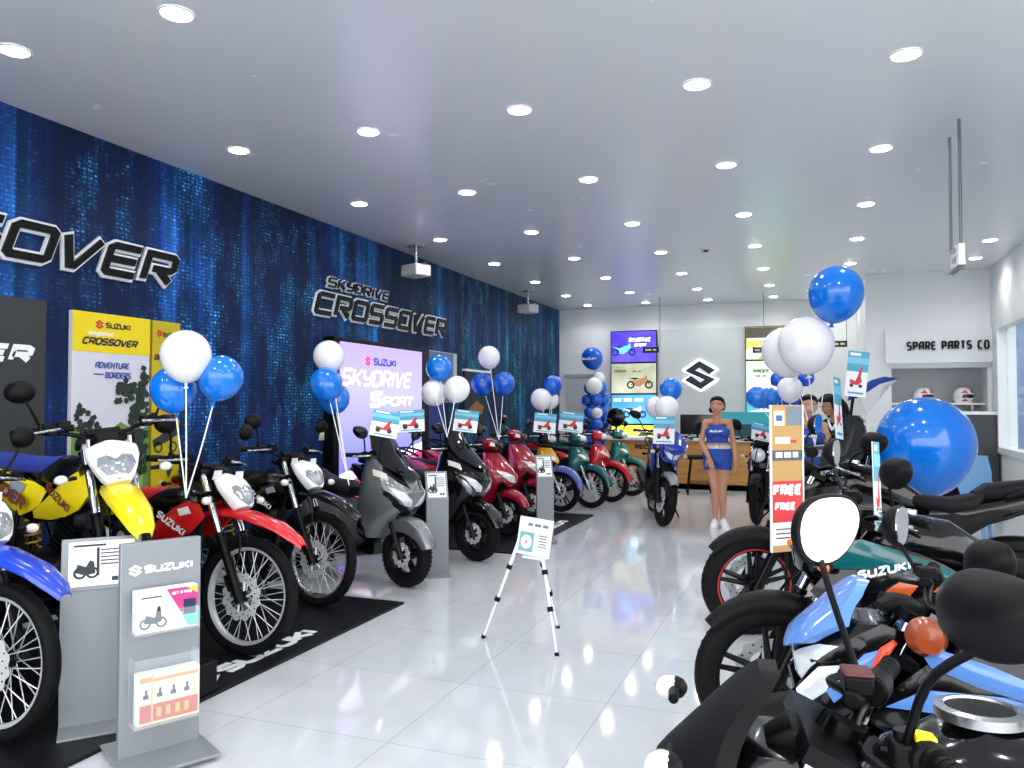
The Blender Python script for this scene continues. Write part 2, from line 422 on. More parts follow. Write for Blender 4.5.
# spare-parts recess: shelf back, shelf, counter
M_shelf = mat('grey slat shelf back', (176, 180, 184), .5)
struct('trim_3', MB().box((1.8, SY+.57, 1.6), (1.3, .06, 1.2)), M_shelf)
ct = E('spare_parts_counter', 'dark front service counter below the SPARE PARTS sign', 'counter', (1.9, SY-.35, 0))
MB().box((0, 0, .68), (1.12, .5, 1.36)).build('counter_front', mat('charcoal laminate', (44, 46, 50), .4), ct)
MB().box((0, 0, 1.385), (1.16, .54, .045)).build('counter_top', M_wall, ct)
sh = E('display_shelf', 'white shelf carrying two helmets behind the spare parts counter', 'shelf', (1.8, SY+.32, 1.52))
MB().box((0, 0, 0), (1.28, .4, .03)).build('shelf_board', M_white, sh)
for s in (-.5, .5): MB().box((s, .12, -.08), (.03, .2, .13)).build('bracket', M_alu, sh)
def helmet(x, label):
    r = E('helmet', label, 'helmet', (x, SY+.26, 1.536), group='helmets on the spare parts shelf')
    H = [(0, .12, -.12, .10), (.05, .15, -.14, .125), (.12, .155, -.15, .13), (.19, .12, -.13, .11), (.235, .06, -.07, .055), (.245, .01, -.02, .01)]
    T = Matrix.Rotation(-PI/2+.5, 4, 'Z')
    MB(T).hull(H).build('shell', M_white, r)
    on_hull(MB(T), H, [(-.10, .07), (.10, .07), (.095, .13), (-.095, .13)], .004).build('visor', M_smoke, r)
    b = MB(T); 
    for o in ([(-.11,.15),(-.03,.14),(-.05,.2)], [(.02,.15),(.11,.15),(.04,.215)], [(-.1,.02),(-.02,.03),(-.08,.06)], [(.03,.02),(.1,.03),(.05,.06)]): on_hull(b, H, o, .004)
    b.build('red_graphic', M_redink, r)
helmet(1.62, 'white helmet with red graphics, further from the window on the spare parts shelf')
helmet(2.17, 'white helmet with red crown graphic, nearer the window on the spare parts shelf')
s = MB(); text(s, 'SPARE PARTS CO', .135, .19, .02, frame_T((1.37, SY-.105, 2.335), (1,0,0), (0,0,1)), gap=.27, wide=.40)
s.build('lettering', mat('black acrylic letter', (20, 22, 26), .3), E('fascia_sign', 'black SPARE PARTS CO letters on the white fascia at the right', 'sign'))

# ------------------------------------------------------------------ ceiling lights
M_lampglass = mat('downlight diffuser', (255, 255, 255), .5, emit=(255, 255, 255), es=22)
ROWY = [1.3, 3.16, 5.06, 6.86, 8.72, 10.50, 12.30, 14.05, 15.55]; COLX = [-4.29, -3.09, -1.88, -.67, .53]
ordn = ['first', 'second', 'third', 'fourth', 'fifth', 'sixth', 'seventh', 'eighth', 'ninth']
def downlight(x, y, label):
    r = E('ceiling_downlight', label, 'ceiling light', (x, y, CZ), group='recessed ceiling downlights')
    MB().lathe([(.092, -.001), (.090, -.006), (.080, -.009), (.076, -.004), (.076, 0)], n=28).build('trim_ring', M_white, r)
    MB().lathe([(.001, -.016), (.04, -.014), (.07, -.009), (.077, -.002)], n=28).build('diffuser', M_lampglass, r)
    l = bpy.data.lights.new('downlight', 'SPOT'); l.energy = DL; l.spot_size = math.radians(150); l.spot_blend = .6; l.shadow_soft_size = .07; l.color = (1, .98, .945)
    lo = bpy.data.objects.new('lamp_beam', l); COL.objects.link(lo); lo.parent = r; lo.location = (0, 0, -.03)
DL = 15
for i, y in enumerate(ROWY):
    for j, x in enumerate(COLX):
        if (i, j) in ((8, 4), (8, 3)) and False: continue
        downlight(x, y, 'round white ceiling downlight, %s in from the mural wall, %s row from the entrance' % (ordn[j], ordn[i]))
downlight(2.08, 11.18, 'round white ceiling downlight near the right wall, nearer the entrance of the two there')
downlight(2.14, 12.48, 'round white ceiling downlight near the right wall, closer to the SPARE PARTS sign')
r = E('smoke_detector', 'small white smoke detector on the ceiling far back in front of the emblem wall', 'smoke detector', (-1.87, 15.1, CZ))
MB().lathe([(.06, 0), (.06, -.02), (.045, -.045), (.001, -.05)], n=24).build('housing', M_white, r)
MB().lathe([(.047, -.038), (.047, -.046), (.03, -.052)], n=24).build('vent_ring', M_alu, r)
r = E('ceiling_sensor', 'small square sensor plate set into the ceiling mid room', 'sensor', (-1.3, 10.56, CZ))
MB().box((0, 0, -.006), (.13, .13, .012)).build('plate', M_alu, r, bev=.004)
MB().lathe([(.035, -.012), (.03, -.025), (.001, -.028)], n=20).build('sensor_lens', M_matt, r)

# ------------------------------------------------------------------ pendant hanging signs
M_wire = mat('steel wire', (120, 124, 128), .35, metal=.6)
def hang_sign(loc, rz, label, w=.36, h=.11, txt='', rods=(-.1, .1), thick=.05, face=None):
    r = E('hanging_sign', label, 'sign', loc, rz)
    MB().box((0, 0, 0), (w, thick, h)).build('sign_box', face or M_black, r, bev=.005)
    for x in rods:
        MB().bar((x, 0, h/2), (x, 0, CZ-loc[2]), .006, n=8).build('rod', M_wire, r)
    for sgn in (-1, 1):
        if txt:
            t = MB(); dashes(t, w*.7, .035, 2, .003, frame_T((sgn*w*.35, sgn*(thick/2+.0005), -.018), (-sgn, 0, 0), (0, 0, 1)), len(label))
            t.build('sign_print', mat('pale gold print', (196, 190, 160), .4), r)
    return r
hang_sign(tuple(pY(651, 350, 14.9)), 0, 'small black hanging sign in front of the purple scooter screen', w=.3, txt='x', rods=(.17,))
hang_sign(tuple(pY(761, 350, 14.9)), 0, 'small black hanging sign in front of the green and yellow screen', w=.3, txt='x', rods=(.05,))
hang_sign(tuple(pY(838, 344, 14.9)), 0, 'small black hanging sign close to the return wall behind the balloons', w=.3, txt='x', rods=(.14,))
r = E('hanging_sign', 'white double sided hanging sign on two long rods in front of the spare parts wall', 'sign', (1.0, 6.55, 2.52), PI/2)
MB().box((0, 0, -.015), (.5, .05, .02)).box((0, 0, .12), (.3, .05, .02)).box((.1, .0, .05), (.02, .05, .14)).build('bracket_frame', M_alu, r)
MB().box((-.18, 0, .06), (.11, .04, .14)).build('clamp_block', M_white, r)
MB().box((.05, 0, .055), (.3, .03, .03)).build('sign_panel', M_black, r)
for x in (-.2, .22): MB().bar((x, 0, .0), (x, 0, CZ-2.52), .011, n=10).build('rod', M_wire, r)
# emergency lights under the ceiling by the mural wall
def emergency(px, py, label):
    p = pX(px, py, WX+.35)
    r = E('projector', label, 'projector', tuple(p), -.35, group='ceiling projectors by the mural wall')
    MB().box((0, 0, 0), (.30, .26, .15)).build('body', mat('warm white case', (206, 208, 205), .4), r, bev=.02)
    MB().lathe([(.05, 0), (.055, .04), (.045, .045), (.02, .03)], c=(.04, -.13, 0), ax='Y', n=20).build('lens_ring', M_matt, r)
    MB().box((0, 0, .085), (.34, .05, .02)).bar((0, 0, .08), (0, 0, CZ-p.z), .02, n=10).box((0, 0, CZ-p.z-.01), (.16, .16, .02)).build('ceiling_mount', M_alu, r)
emergency(416, 271, 'white boxy projector on a ceiling mount above the lilac screen, nearer the entrance')
emergency(528, 309, 'white boxy projector on a ceiling mount by the mural, nearer the back wall')

# ------------------------------------------------------------------ mural lettering
M_letter = mat('black channel letter', (14, 16, 18), .35)
M_outline = mat('white letter outline', (232, 236, 238), .4)
def mural_sign(txt, o, h, sh, gap, wide, w, label, ow=.16):
    r = E('wall_lettering', label, 'wall sign', o)
    T = frame_T((0, 0, 0), (0, 1, 0), (0, 0, 1))      # reads along +Y on the wall facing +X
    a = MB(); text(a, txt, h, w+ow, .02, T, sh, gap, wide); a.build('outline', M_outline, r)
    T2 = frame_T((.022, 0, ow*.5*h*.25), (0, 1, 0), (0, 0, 1))
    b = MB(); text(b, txt, h, w, .03, T2, sh, gap, wide); b.build('letter_faces', M_letter, r)
def mural_word(txt, o, h, sh, gap, wide, w, label, ow):
    r = E('wall_lettering', label, 'wall sign', o)
    for nm, ww, x, t, m in (('outline', w+ow, 0, .02, M_outline), ('letter_faces', w, .021, .02, M_letter)):
        b = MB(); text_centre(b, txt, h, w, ww, t, frame_T((x, 0, 0), (0, 1, 0), (0, 0, 1)), sh, gap, wide)
        b.build(nm, m, r)
def text_centre(mb, txt, h, wref, w, t, T, sh, gap, wide):
    # like text(), with the stroke centre lines laid out for wref but drawn w thick
    x = 0
    for c in txt:
        gw, paths = GB.get(c, G[c])
        tmp = MB()
        for pi, p in enumerate(paths):
            tt = t+.0006*pi
            P = [V((a*wide, b*(1-wref)+wref/2)) for a, b in p]
            closed = (P[0]-P[-1]).length < 1e-4
            if closed: P = P[:-1]
            n = len(P); vs = []; fs = []
            for i in range(n):
                d0 = (P[i]-P[i-1]).normalized() if (closed or i > 0) else None
                d1 = (P[(i+1) % n]-P[i]).normalized() if (closed or i < n-1) else None
                e0 = d0 or d1; e1 = d1 or d0
                n0 = V((-e0.y, e0.x)); n1 = V((-e1.y, e1.x)); m = n0+n1; m = m.normalized() if m.length > 1e-5 else n0
                k = min(1.8, 1/max(.2, m.dot(n1))); q = P[i].copy(); ext = (w-wref)/2
                if d0 is None: q -= d1*ext
                if d1 is None: q += d0*ext
                for sg in (1, -1):
                    a = q+m*(sg*w/2*k); vs.append(((x+a.x+a.y*sh)*h, a.y*h, 0)); vs.append(((x+a.x+a.y*sh)*h, a.y*h, tt))
            for i in range(n if closed else n-1):
                a = 4*i; b = 4*((i+1) % n)
                fs += [(a+1, a+3, b+3, b+1), (a, b, b+2, a+2), (a, a+1, b+1, b), (a+2, b+2, b+3, a+3)]
            if not closed: fs += [(0, 2, 3, 1), (4*(n-1), 4*(n-1)+1, 4*(n-1)+3, 4*(n-1)+2)]
            tmp.add(vs, fs)
        mb.add(tmp.v, tmp.f, T); x += gw*wide+gap
    return x*h
GB = {'C': (1.0, [[(1,1),(.1,1),(0,.9),(0,.1),(.1,0),(1,0)]]), 'O': (1.0, [[(.1,0),(.9,0),(1,.1),(1,.9),(.9,1),(.1,1),(0,.9),(0,.1),(.1,0)]]), 'S': (.95, [[(.95,1),(.1,1),(0,.9),(0,.6),(.1,.5),(.85,.5),(.95,.4),(.95,.1),(.85,0),(0,0)]]), 'E': (.9, [[(.9,1),(.1,1),(0,.9),(0,.1),(.1,0),(.9,0)], [(0,.5),(.85,.5)]]), 'V': (.95, [[(0,1),(.28,0),(.42,0),(.95,1)]]), 'R': (.95, [[(0,0),(0,1),(.85,1),(.95,.9),(.95,.55),(.85,.45),(.25,.45)], [(.42,.45),(.9,0)]])}
mural_word('CROSSOVER', (WX+.005, 7.22, 2.50), .262, .36, .36, 1.08, .205, 'CROSSOVER lettering, black with white outline, above the lilac screen', .15)
mural_word('SKYDRIVE', (WX+.005, 7.46, 2.83), .118, .36, .45, 1.25, .17, 'small SKYDRIVE lettering, black with white outline, above the farther CROSSOVER', .20)
mural_word('CROSSOVER', (WX+.005, 1.72, 2.50), .275, .36, .36, 1.10, .205, 'CROSSOVER lettering running off the frame near the entrance', .15)
# ================================================================== motorcycles
# bike space: x forward, y left, z up; origin under the front axle on the ground
def steer_T(deg, rake, trail):
    # rotate about the steering axis, which meets the ground at x = trail and leans back by rake
    ax = V((-math.sin(rake), 0, math.cos(rake))); o = V((trail, 0, 0))
    return Matrix.Translation(o) @ Matrix.Rotation(math.radians(deg), 4, ax) @ Matrix.Translation(-o)
def wheel(root, name, c, R, tw, rim=M_frame, style='cast', disc=-1, knob=False, stripe=None, hubc=M_dark, T=None, spokes=32, sw=None, discr=None, rimw=None):
    T = T or Matrix(); c = V(c); rr = R-tw*.92          # rim radius
    hw = tw*.5
    w = MB(T)
    rw = rimw or hw*.62
    w.mat(rim).lathe([(rr-.012, -rw*.7), (rr-.002, -rw), (rr+.012, -rw), (rr+.004, -rw*.8), (rr-.004, 0), (rr+.004, rw*.8), (rr+.012, rw), (rr-.002, rw), (rr-.012, rw*.7), (rr-.015, 0), (rr-.012, -rw*.7)], c=c, ax='Y', n=48)
    w.mat(hubc).lathe([(.012, -.075), (.04, -.07), (.045, -.055), (.03, -.04), (.03, .04), (.045, .055), (.04, .07), (.012, .075)], c=c, ax='Y', n=24)
    if style == 'cast':
        w.mat(rim)
        ns = spokes if spokes < 12 else 5
        for k in range(ns):
            a = 2*PI*k/ns+.3
            for da in (-.13, .13):
                p0 = c+V((math.cos(a+da*2.2)*.035, 0, math.sin(a+da*2.2)*.035)); p1 = c+V((math.cos(a+da)*(rr-.015), 0, math.sin(a+da)*(rr-.015)))
                w.bar(p0, p1, .017, .012, 8)
    wo = w.build(name, rim, root)
    if style == 'wire':
        s = MB(T)
        for k in range(spokes):
            a = 2*PI*k/spokes; sd = 1 if k % 2 else -1; tw_ = .42 if (k//2) % 2 else -.42
            s.bar(c+V((math.cos(a+tw_)*.04, sd*.05, math.sin(a+tw_)*.04)), c+V((math.cos(a)*(rr-.018), sd*.008, math.sin(a)*(rr-.018))), .0028, n=5)
        s.build('spokes', M_spoke, wo)
    t = MB(T)
    prof = [(rr+.006, -rw*1.05)]
    for k in range(13):
        a = -PI*.5+PI*k/12
        prof.append((rr+.03+(R-rr-.03)*max(0.0, math.cos(a))**.6 if abs(math.cos(a)) > 1e-3 else rr+.03, hw*math.sin(a)))
    prof.append((rr+.006, rw*1.05))
    t.lathe(prof, c=c, ax='Y', n=56)
    if knob:
        for k in range(40):
            a = 2*PI*k/40
            for yy in ((-.62, 0.62) if k % 2 else (-.25, .25)):
                rad = R-.002-(.016 if abs(yy) > .5 else 0)
                L = Matrix.Translation(c) @ Matrix.Rotation(-a, 4, 'Y') @ Matrix.Translation((rad-.006, yy*hw, 0))
                t.box((0, 0, 0), (.022, hw*.34, .03), L)
    else:
        for k in range(44):
            a = 2*PI*k/44
            for sg in (-1, 1):
                L = Matrix.Translation(c) @ Matrix.Rotation(-a, 4, 'Y') @ Matrix.Translation((R-.0115, sg*hw*.42, 0)) @ Matrix.Rotation(sg*.5, 4, 'X')
                t.box((0, 0, 0), (.011, hw*.55, .017), L)
    t.build('tyre', M_rubber, wo, ang=50)
    if stripe:
        st = MB(T)
        for sg in (-1, 1): st.lathe([(rr-.002, sg*(rw+.001)), (rr+.009, sg*(rw+.003))], c=c, ax='Y', n=48)
        st.build('rim_stripe', stripe, wo)
    if disc:
        dr = discr or R*.42; y = disc*.062
        d = MB(T)
        n = 48
        ring = [(dr*.62, y-.002), (dr*(1), y-.002), (dr*(1), y+.002), (dr*.62, y+.002), (dr*.62, y-.002)]
        # wavy outer edge
        rs = []
        for r, h in ring:
            rs.append([c+V(((r*(1+.045*(1 if (k//2) % 2 else -1)*(r > dr*.9)))*math.cos(2*PI*k/n), h, (r*(1+.045*(1 if (k//2) % 2 else -1)*(r > dr*.9)))*math.sin(2*PI*k/n))) for k in range(n)])
        d.rings(rs, cap=False)
        for k in range(6):
            a = 2*PI*k/6
            d.bar(c+V((.03*math.cos(a), y, .03*math.sin(a))), c+V((dr*.66*math.cos(a+.35), y, dr*.66*math.sin(a+.35))), .008, n=6)
        for k in range(24):
            a = 2*PI*k/24; q = dr*(.74 if k % 2 else .88)
            d.mat(M_alu).mat(M_matt).bar(c+V((q*math.cos(a), y-.0026, q*math.sin(a))), c+V((q*math.cos(a), y+.0026, q*math.sin(a))), .005, n=6)
        d.mats[0] = M_disc
        d.build('brake_disc', None, wo)
    return wo
M_disc = mat('brake disc steel', (222, 224, 226), .32, metal=.35, noise=.1)
M_discd = M_dark
def fork(root, c, rake, ln, off=.095, T=None, up=M_chrome, lo=M_frame, r=.021, split=.48, caliper=-1):
    u = V((-math.sin(rake), 0, math.cos(rake))); c = V(c)
    for s in (1, -1):
        a = c+V((0.012, s*off, 0)); b = a+u*ln*split; e = a+u*ln
        f = MB(T).mat(lo).bar(a-u*.035, b, r*1.35, r*1.25).ell(tuple(a), (.03, .02, .03), 10, 8).bar(b, b+u*.02, r*1.45, r*1.35)
        f.mat(up).bar(b, e, r, r)
        f.build('fork_leg', None, root)
    t = MB(T)
    for k in (.80, .98):
        p = c+V((.012, 0, 0))+u*ln*k
        t.box(tuple(p-V((.02, 0, 0))), (.09, off*2+.07, .03), ry=-rake)
    t.bar(tuple(c+u*ln*.76-V((.04, 0, 0))), tuple(c+u*ln*1.02-V((.04, 0, 0))), .03)
    t.build('triple_clamp', M_frame, root)
    if caliper:
        q = c+V((-.06, caliper*.075, .085))
        MB(T).box(tuple(q), (.075, .05, .10), ry=-.5).bar(tuple(q+V((.02, caliper*.03, .02))), tuple(q+V((.02, caliper*.035, -.03))), .017).build('brake_caliper', M_dark, root, bev=.008)
        MB(T).tube([tuple(q+V((0, 0, .05))), tuple(q+V((.02, -caliper*.01, .25))), tuple(c+u*ln*.8+V((.03, caliper*.02, 0))), tuple(c+u*ln*1.05+V((.0, 0, 0)))], .006, 6).build('brake_hose', M_frame, root)
def handlebar(root, p, w, rise, back, T=None, style='tube', grip=M_matt, levers=True, pad=False, metal=M_frame, yellow=False, redcap=False, sc=1.0):
    x, z = p
    MB(T).tube([(x-back, -w, z+rise), (x-back*.7, -w*.7, z+rise*1.02), (x-.02, -w*.30, z+rise*.45), (x, -w*.12, z), (x, w*.12, z), (x-.02, w*.30, z+rise*.45), (x-back*.7, w*.7, z+rise*1.02), (x-back, w, z+rise)], .012, 10).build('handlebar', metal, root)
    for s in (1, -1):
        d = V((-back*.3, s*w*.3, -rise*.02)).normalized(); e = V((x-back, s*w, z+rise))
        g = MB(T)
        a = e-d*.115
        g.bar(a, e+d*.012, .019, .018, 14)
        for k in range(7): q = a+d*(.01+k*.015); g.bar(q, q+d*.007, .0202, n=14)
        g.bar(e+d*.012, e+d*.022, .021, .017, 14).bar(a-d*.008, a, .026, .026, 14)
        go = g.build('grip', grip, root)
        # switch pod
        c = a-d*.045
        pod = MB(T).bar(c-d*.03, c+d*.032, .030, .029, 14).box(tuple(c+V((.015, 0, -.005))), (.05, .05, .05))
        po = pod.build('switch_housing', M_matt, root, bev=.006)
        if yellow and s == 1:
            b = MB(T); nrm = V((-.15, 0, .99)).normalized()
            q = c+d*.006+nrm*.026
            b.box(tuple(q), (.030, .030, .014), ry=-.15); b.build('turn_switch', mat('yellow switch', (250, 232, 20), .35), po, bev=.003)
            MB(T).box(tuple(c-d*.018+V((0, 0, .030))), (.012, .006, .003)).build('pass_switch', M_whiteink, po)
        if levers:
            MB(T).tube([tuple(c-d*.03+V((.045, 0, 0))), tuple(c+V((.075, s*.03, -.002))), tuple(e-d*.03+V((.070, 0, -.01))), tuple(e+d*.0+V((.055, 0, -.012)))], [.011, .008, .007, .009], 8).build('clutch_lever' if s == 1 else 'brake_lever', M_alu if not yellow else M_matt, root)
        if s == -1:
            rs = MB(T).mat(M_matt).box(tuple(c-d*.055+V((.02, 0, .022))), (.05, .06, .034)).bar(tuple(c-d*.055+V((.02, 0, 0))), tuple(c-d*.10+V((.02, 0, 0))), .018)
            if redcap: rs.mat(mat('maroon reservoir cap', (92, 38, 40), .4)).box(tuple(c-d*.055+V((.02, 0, .042))), (.052, .06, .010))
            rs.build('brake_reservoir', None, root, bev=.006)
    if pad:
        MB(T).bar((x-.015, -w*.30, z+rise*.5), (x-.015, w*.30, z+rise*.5), .009).bar((x-.01, -.08, z+rise*.5), (x-.01, .08, z+rise*.5), .025).build('crossbar_pad', M_matt, root)
def mirrors(root, p, w, dz, dx=0.0, T=None, shape='oval', size=(.075, .05), outw=.06, shell=M_matt, sides=(1, -1), yaw=.25, pitch=.1, stem=.007, yaws=None):
    x, z = p
    for s in sides:
        ow = outw if not isinstance(outw, tuple) else outw[0 if s > 0 else 1]
        size_ = size if not isinstance(size[0], tuple) else size[0 if s > 0 else 1]
        b = V((x, s*w, z)); h = V((x+(dx if not isinstance(dx, tuple) else dx[0 if s > 0 else 1]), s*(w+ow), z+dz))
        st = MB(T).bar(b-V((0, 0, .02)), b+V((0, 0, .035)), .015).tube([tuple(b), tuple(b+(h-b)*.5+V((.02, 0, .01))), tuple(h-V((-.012, s*.02, size_[1]*.8)))], stem, 8).build('mirror_stem', M_frame, root)
        # mirror head: convex shell in front, glass facing the rider
        L = Matrix.Translation(h) @ Matrix.Rotation(s*(yaws[0 if s > 0 else 1] if yaws else yaw), 4, 'Z') @ Matrix.Rotation(pitch, 4, 'Y')
        if shape == 'oval': out = [(math.cos(a), math.sin(a)) for a in [2*PI*k/24 for k in range(24)]]
        elif shape == 'drop': out = [(-.92,-.30),(-.80,-.75),(-.45,-.98),(.0,-1.0),(.45,-.72),(.80,-.28),(1.0,.22),(.96,.66),(.70,.94),(.2,1.0),(-.35,.93),(-.72,.62),(-.90,.15)]
        else: out = [(-1,-.35),(-.85,-.8),(-.4,-.95),(.3,-.9),(.85,-.6),(1,-.1),(.95,.5),(.6,.9),(0,.98),(-.6,.8),(-.95,.3)]
        for _ in range(2 if shape != 'oval' else 0): out = [q for (a, b_), (c_, d_) in zip(out, out[1:]+out[:1]) for q in ((a*.75+c_*.25, b_*.75+d_*.25), (a*.25+c_*.75, b_*.25+d_*.75))]
        sz = size if not isinstance(size[0], tuple) else size[0 if s > 0 else 1]
        P = [(y*s*sz[0], zz*sz[1]) for y, zz in out]
        sh = MB((T or Matrix()) @ L)
        rs = []
        for k, xx in ((1.0, -.012), (1.04, -.004), (1.0, .008), (.86, .024), (.6, .038), (.25, .046), (.03, .048)):
            rs.append([(xx, y*k, zz*k) for y, zz in P])
        sh.rings(rs).build('mirror_shell', shell, root, ang=55)
        gl = MB((T or Matrix()) @ L)
        gl.rings([[(-.0125, y*.93, zz*.93) for y, zz in P], [(-.0155, y*.92, zz*.92) for y, zz in P]])
        gl.build('mirror_glass', M_mirror, root)
def indicator(root, p, d, T=None, lens=M_amber, body=M_matt, r=.028, name='turn_signal'):
    p = V(p); d = V(d).normalized()
    m = MB(T).mat(body).bar(p-d*.07, p-d*.01, .010, .012).ell(tuple(p), (r*.95, r*1.05, r*.8), 14, 8)
    f = V((1, 0, 0)) if p.x > -.7 else V((-1, 0, 0))
    m.mat(lens).ell(tuple(p+f*r*.35), (r*1.05, r*1.12, r*.86), 14, 8)
    m.build(name, None, root)
def fender_arc(root, c, R, a0, a1, hw, m, T=None, name='front_fender', t=.006, skirt=.045, taper=.35):
    # hugging mudguard around a wheel, angles in degrees measured from +x towards +z
    c = V(c); rs = []
    N = 18
    for i in range(N+1):
        f = i/N; a = math.radians(a0+(a1-a0)*f)
        w = hw*(1-taper*(1-math.sin(PI*min(1, max(0, f*.9+.05))))); sk = skirt*(.35+.65*math.sin(PI*min(1, f*.92+.06)))
        er = V((math.cos(a), 0, math.sin(a)))
        prof = [(-w, -sk), (-w*.94, -.006), (-w*.6, .014), (0, .022), (w*.6, .014), (w*.94, -.006), (w, -sk)]
        outer = [c+er*(R+h)+V((0, y, 0)) for y, h in prof]; inner = [c+er*(R+h-t)+V((0, y*.97, 0)) for y, h in reversed(prof)]
        rs.append(outer+inner)
    return MB(T).rings(rs).build(name, m, root, ang=50)
def blade(root, secs, m, name='front_fender', T=None, t=.007):
    # high mudguard: (x, z, half width, crown)
    rs = []
    for x, z, hw, cr in secs:
        ys = [-1, -.82, -.5, 0, .5, .82, 1]
        top = [(x, y*hw, z+cr*(1-y*y)-(.018 if abs(y) == 1 else 0)) for y in ys]
        rs.append(top+[(px, py*.98, pzz-t) for px, py, pzz in reversed(top)])
    return MB(T).rings(rs).build(name, m, root, ang=40)
def panel(root, out, y, m, name, t=.012, bulge=.02, both=True, T=None, off=None, label=None):
    # side panels: outline (x, z) or (x, z, dy) seen from the left; mirrored to the right side too
    res = []
    for s in ((1, -1) if both else (1,)):
        P = [(q[0], s*(y+(q[2] if len(q) > 2 else 0)), q[1]) for q in out]
        nr = V(); c = sum((V(p) for p in P), V())/len(P)
        for i in range(len(P)): nr += (V(P[i])-c).cross(V(P[(i+1) % len(P)])-c)
        if nr.y*s < 0: P = P[::-1]
        res.append(MB(T).dome(P, t, bulge).build(name, m, root, label=label))
    return res
def side_text(parents, txt, x, z, h, y, m, shear=.2, w=.22, wide=.85, ang=0.0, name='lettering', gap=.32):
    # text on both flanks: reads forwards on either side
    for p, s in zip(parents, (1, -1)):
        tw = text_w(txt, h, gap, wide)
        c, sn = math.cos(ang), math.sin(ang)
        if s == 1: T = frame_T((x+tw/2*c, y, z+tw/2*sn), (-c, 0, -sn), (0, 0, 1))
        else: T = frame_T((x-tw/2*c, -y, z-tw/2*sn), (c, 0, sn), (0, 0, 1))
        b = MB(); text(b, txt, h, w, .003, T, shear, gap, wide); b.build(name, m, p)
def engine(root, c, s=1.0, m=M_dark, cover=None, barrel=1):
    x, z = c
    e = MB().mat(m).loft([(x+.17*s, z, .07*s, .07*s), (x+.14*s, z, .11*s, .11*s), (x, z-.01, .125*s, .125*s), (x-.16*s, z, .12*s, .12*s), (x-.24*s, z+.01, .08*s, .08*s)], 18, 3)
    if barrel:
        for k in range(7):
            q = V((x+.10*s+.012*k, 0, z+.12*s+.026*k*s)); e.box(tuple(q), (.17*s, .17*s, .012), ry=.42)
        e.box((x+.13*s, 0, z+.2*s), (.12*s, .12*s, .2*s), ry=.42)
        e.loft([(x+.28*s, z+.30*s, .05*s, .05*s), (x+.24*s, z+.31*s, .085*s, .065*s), (x+.12*s, z+.34*s, .085*s, .065*s), (x+.07*s, z+.35*s, .05*s, .05*s)], 14, 4)
    eo = e.build('engine', None, root)
    for sd in (1, -1):
        v = MB().lathe([(.115*s, sd*.11*s), (.112*s, sd*.135*s), (.09*s, sd*.15*s), (.02*s, sd*.155*s), (.001, sd*.155*s)], c=(x-.04 if sd > 0 else x-.08, 0, z), ax='Y', n=26)
        for k in range(6): a = 2*PI*k/6; v.bar((x-.04+.1*s*math.cos(a), sd*.13*s, z+.1*s*math.sin(a)), (x-.04+.1*s*math.cos(a), sd*.146*s, z+.1*s*math.sin(a)), .008, n=8)
        v.build('engine_cover', cover or m, eo)
    return eo
def underpinnings(root, L, R, seatz, frame=M_frame, exh=M_matt, ex_up=.2, arm=M_frame, ek=(-.72, .34), stand=True, rear=None, chain=True, tip=M_alu):
    # swingarm, shock, exhaust, chain, pegs, stand
    px = -L+.48
    sw = MB()
    for s in (1, -1): sw.bar((px, s*.09, .37), (-L-.02, s*.105, R), .022, .017, 10)
    sw.bar((px, -.11, .37), (px, .11, .37), .03); sw.build('swingarm', arm, root)
    MB().mat(M_frame).bar((px-.06, 0, .40), (px-.14, 0, seatz-.12), .018).mat(mat('yellow coil spring', (200, 160, 40), .35)).tube([(px-.06-.08*k/40+.035*math.cos(k*1.05), .035*math.sin(k*1.05), .44+(seatz-.60)*k/40) for k in range(41)], .007, 6, smooth=1).build('rear_shock', None, root)
    x, z = ek
    e = MB().mat(M_alu if exh is not M_matt else M_dark).tube([(x+.22, -.02, z+.28), (x+.34, -.05, z+.18), (x+.30, -.08, z-.02), (x+.10, -.10, z-.13), (x-.25, -.13, z-.12), (px+.05, -.15, z-.02)], .019, 10)
    m0 = V((px+.10, -.165, z+.0)); m1 = V((px-.42, -.20, z+ex_up))
    e.mat(exh).bar(m0, m0+(m1-m0)*.2, .025, .055, 16).bar(m0+(m1-m0)*.2, m1, .055, .06, 16).mat(tip).bar(m1, m1+(m1-m0).normalized()*.03, .05, .035, 16)
    e.build('exhaust', None, root)
    if chain:
        c = MB().mat(M_dark)
        for dz in (-.055, .055): c.box(((px-L)/2+.02, .085, (.37+R)/2+dz), (L+px-.02, .010, .012), ry=-math.atan2(.37-R, L+px)*-1)
        c.lathe([(.085, -.003), (.085, .003), (.05, .003), (.05, -.003), (.085, -.003)], c=(-L, .085, R), ax='Y', n=28)
        c.build('drive_chain', None, root)
    f = MB()
    for s in (1, -1):
        f.bar((px+.12, s*.12, .33), (px+.12, s*.26, .335), .012); f.box((px+.12, s*.22, .337), (.035, .09, .02))
    f.build('foot_pegs', M_dark, root)
    if stand: MB().bar((px+.15, .13, .28), (px+.10, .27, .03), .011).box((px+.10, .275, .018), (.05, .04, .012)).build('side_stand', M_frame, root)
    p = MB().bar((px+.28, -.13, .30), (px+.13, -.14, .31), .008).box((px+.30, -.15, .305), (.035, .05, .02)); p.build('brake_pedal', M_dark, root)
    g = MB().bar((px+.20, .14, .33), (px+.36, .15, .31), .007).bar((px+.36, .14, .31), (px+.36, .19, .31), .009); g.build('gear_lever', M_dark, root)
def plate_light(root, x, z, m=M_redlens, w=.06):
    MB().loft([(x+.03, z, w, .03), (x-.01, z, w, .032), (x-.03, z, w*.8, .025), (x-.04, z, w*.4, .012)], 16, 3).build('tail_light', m, root)

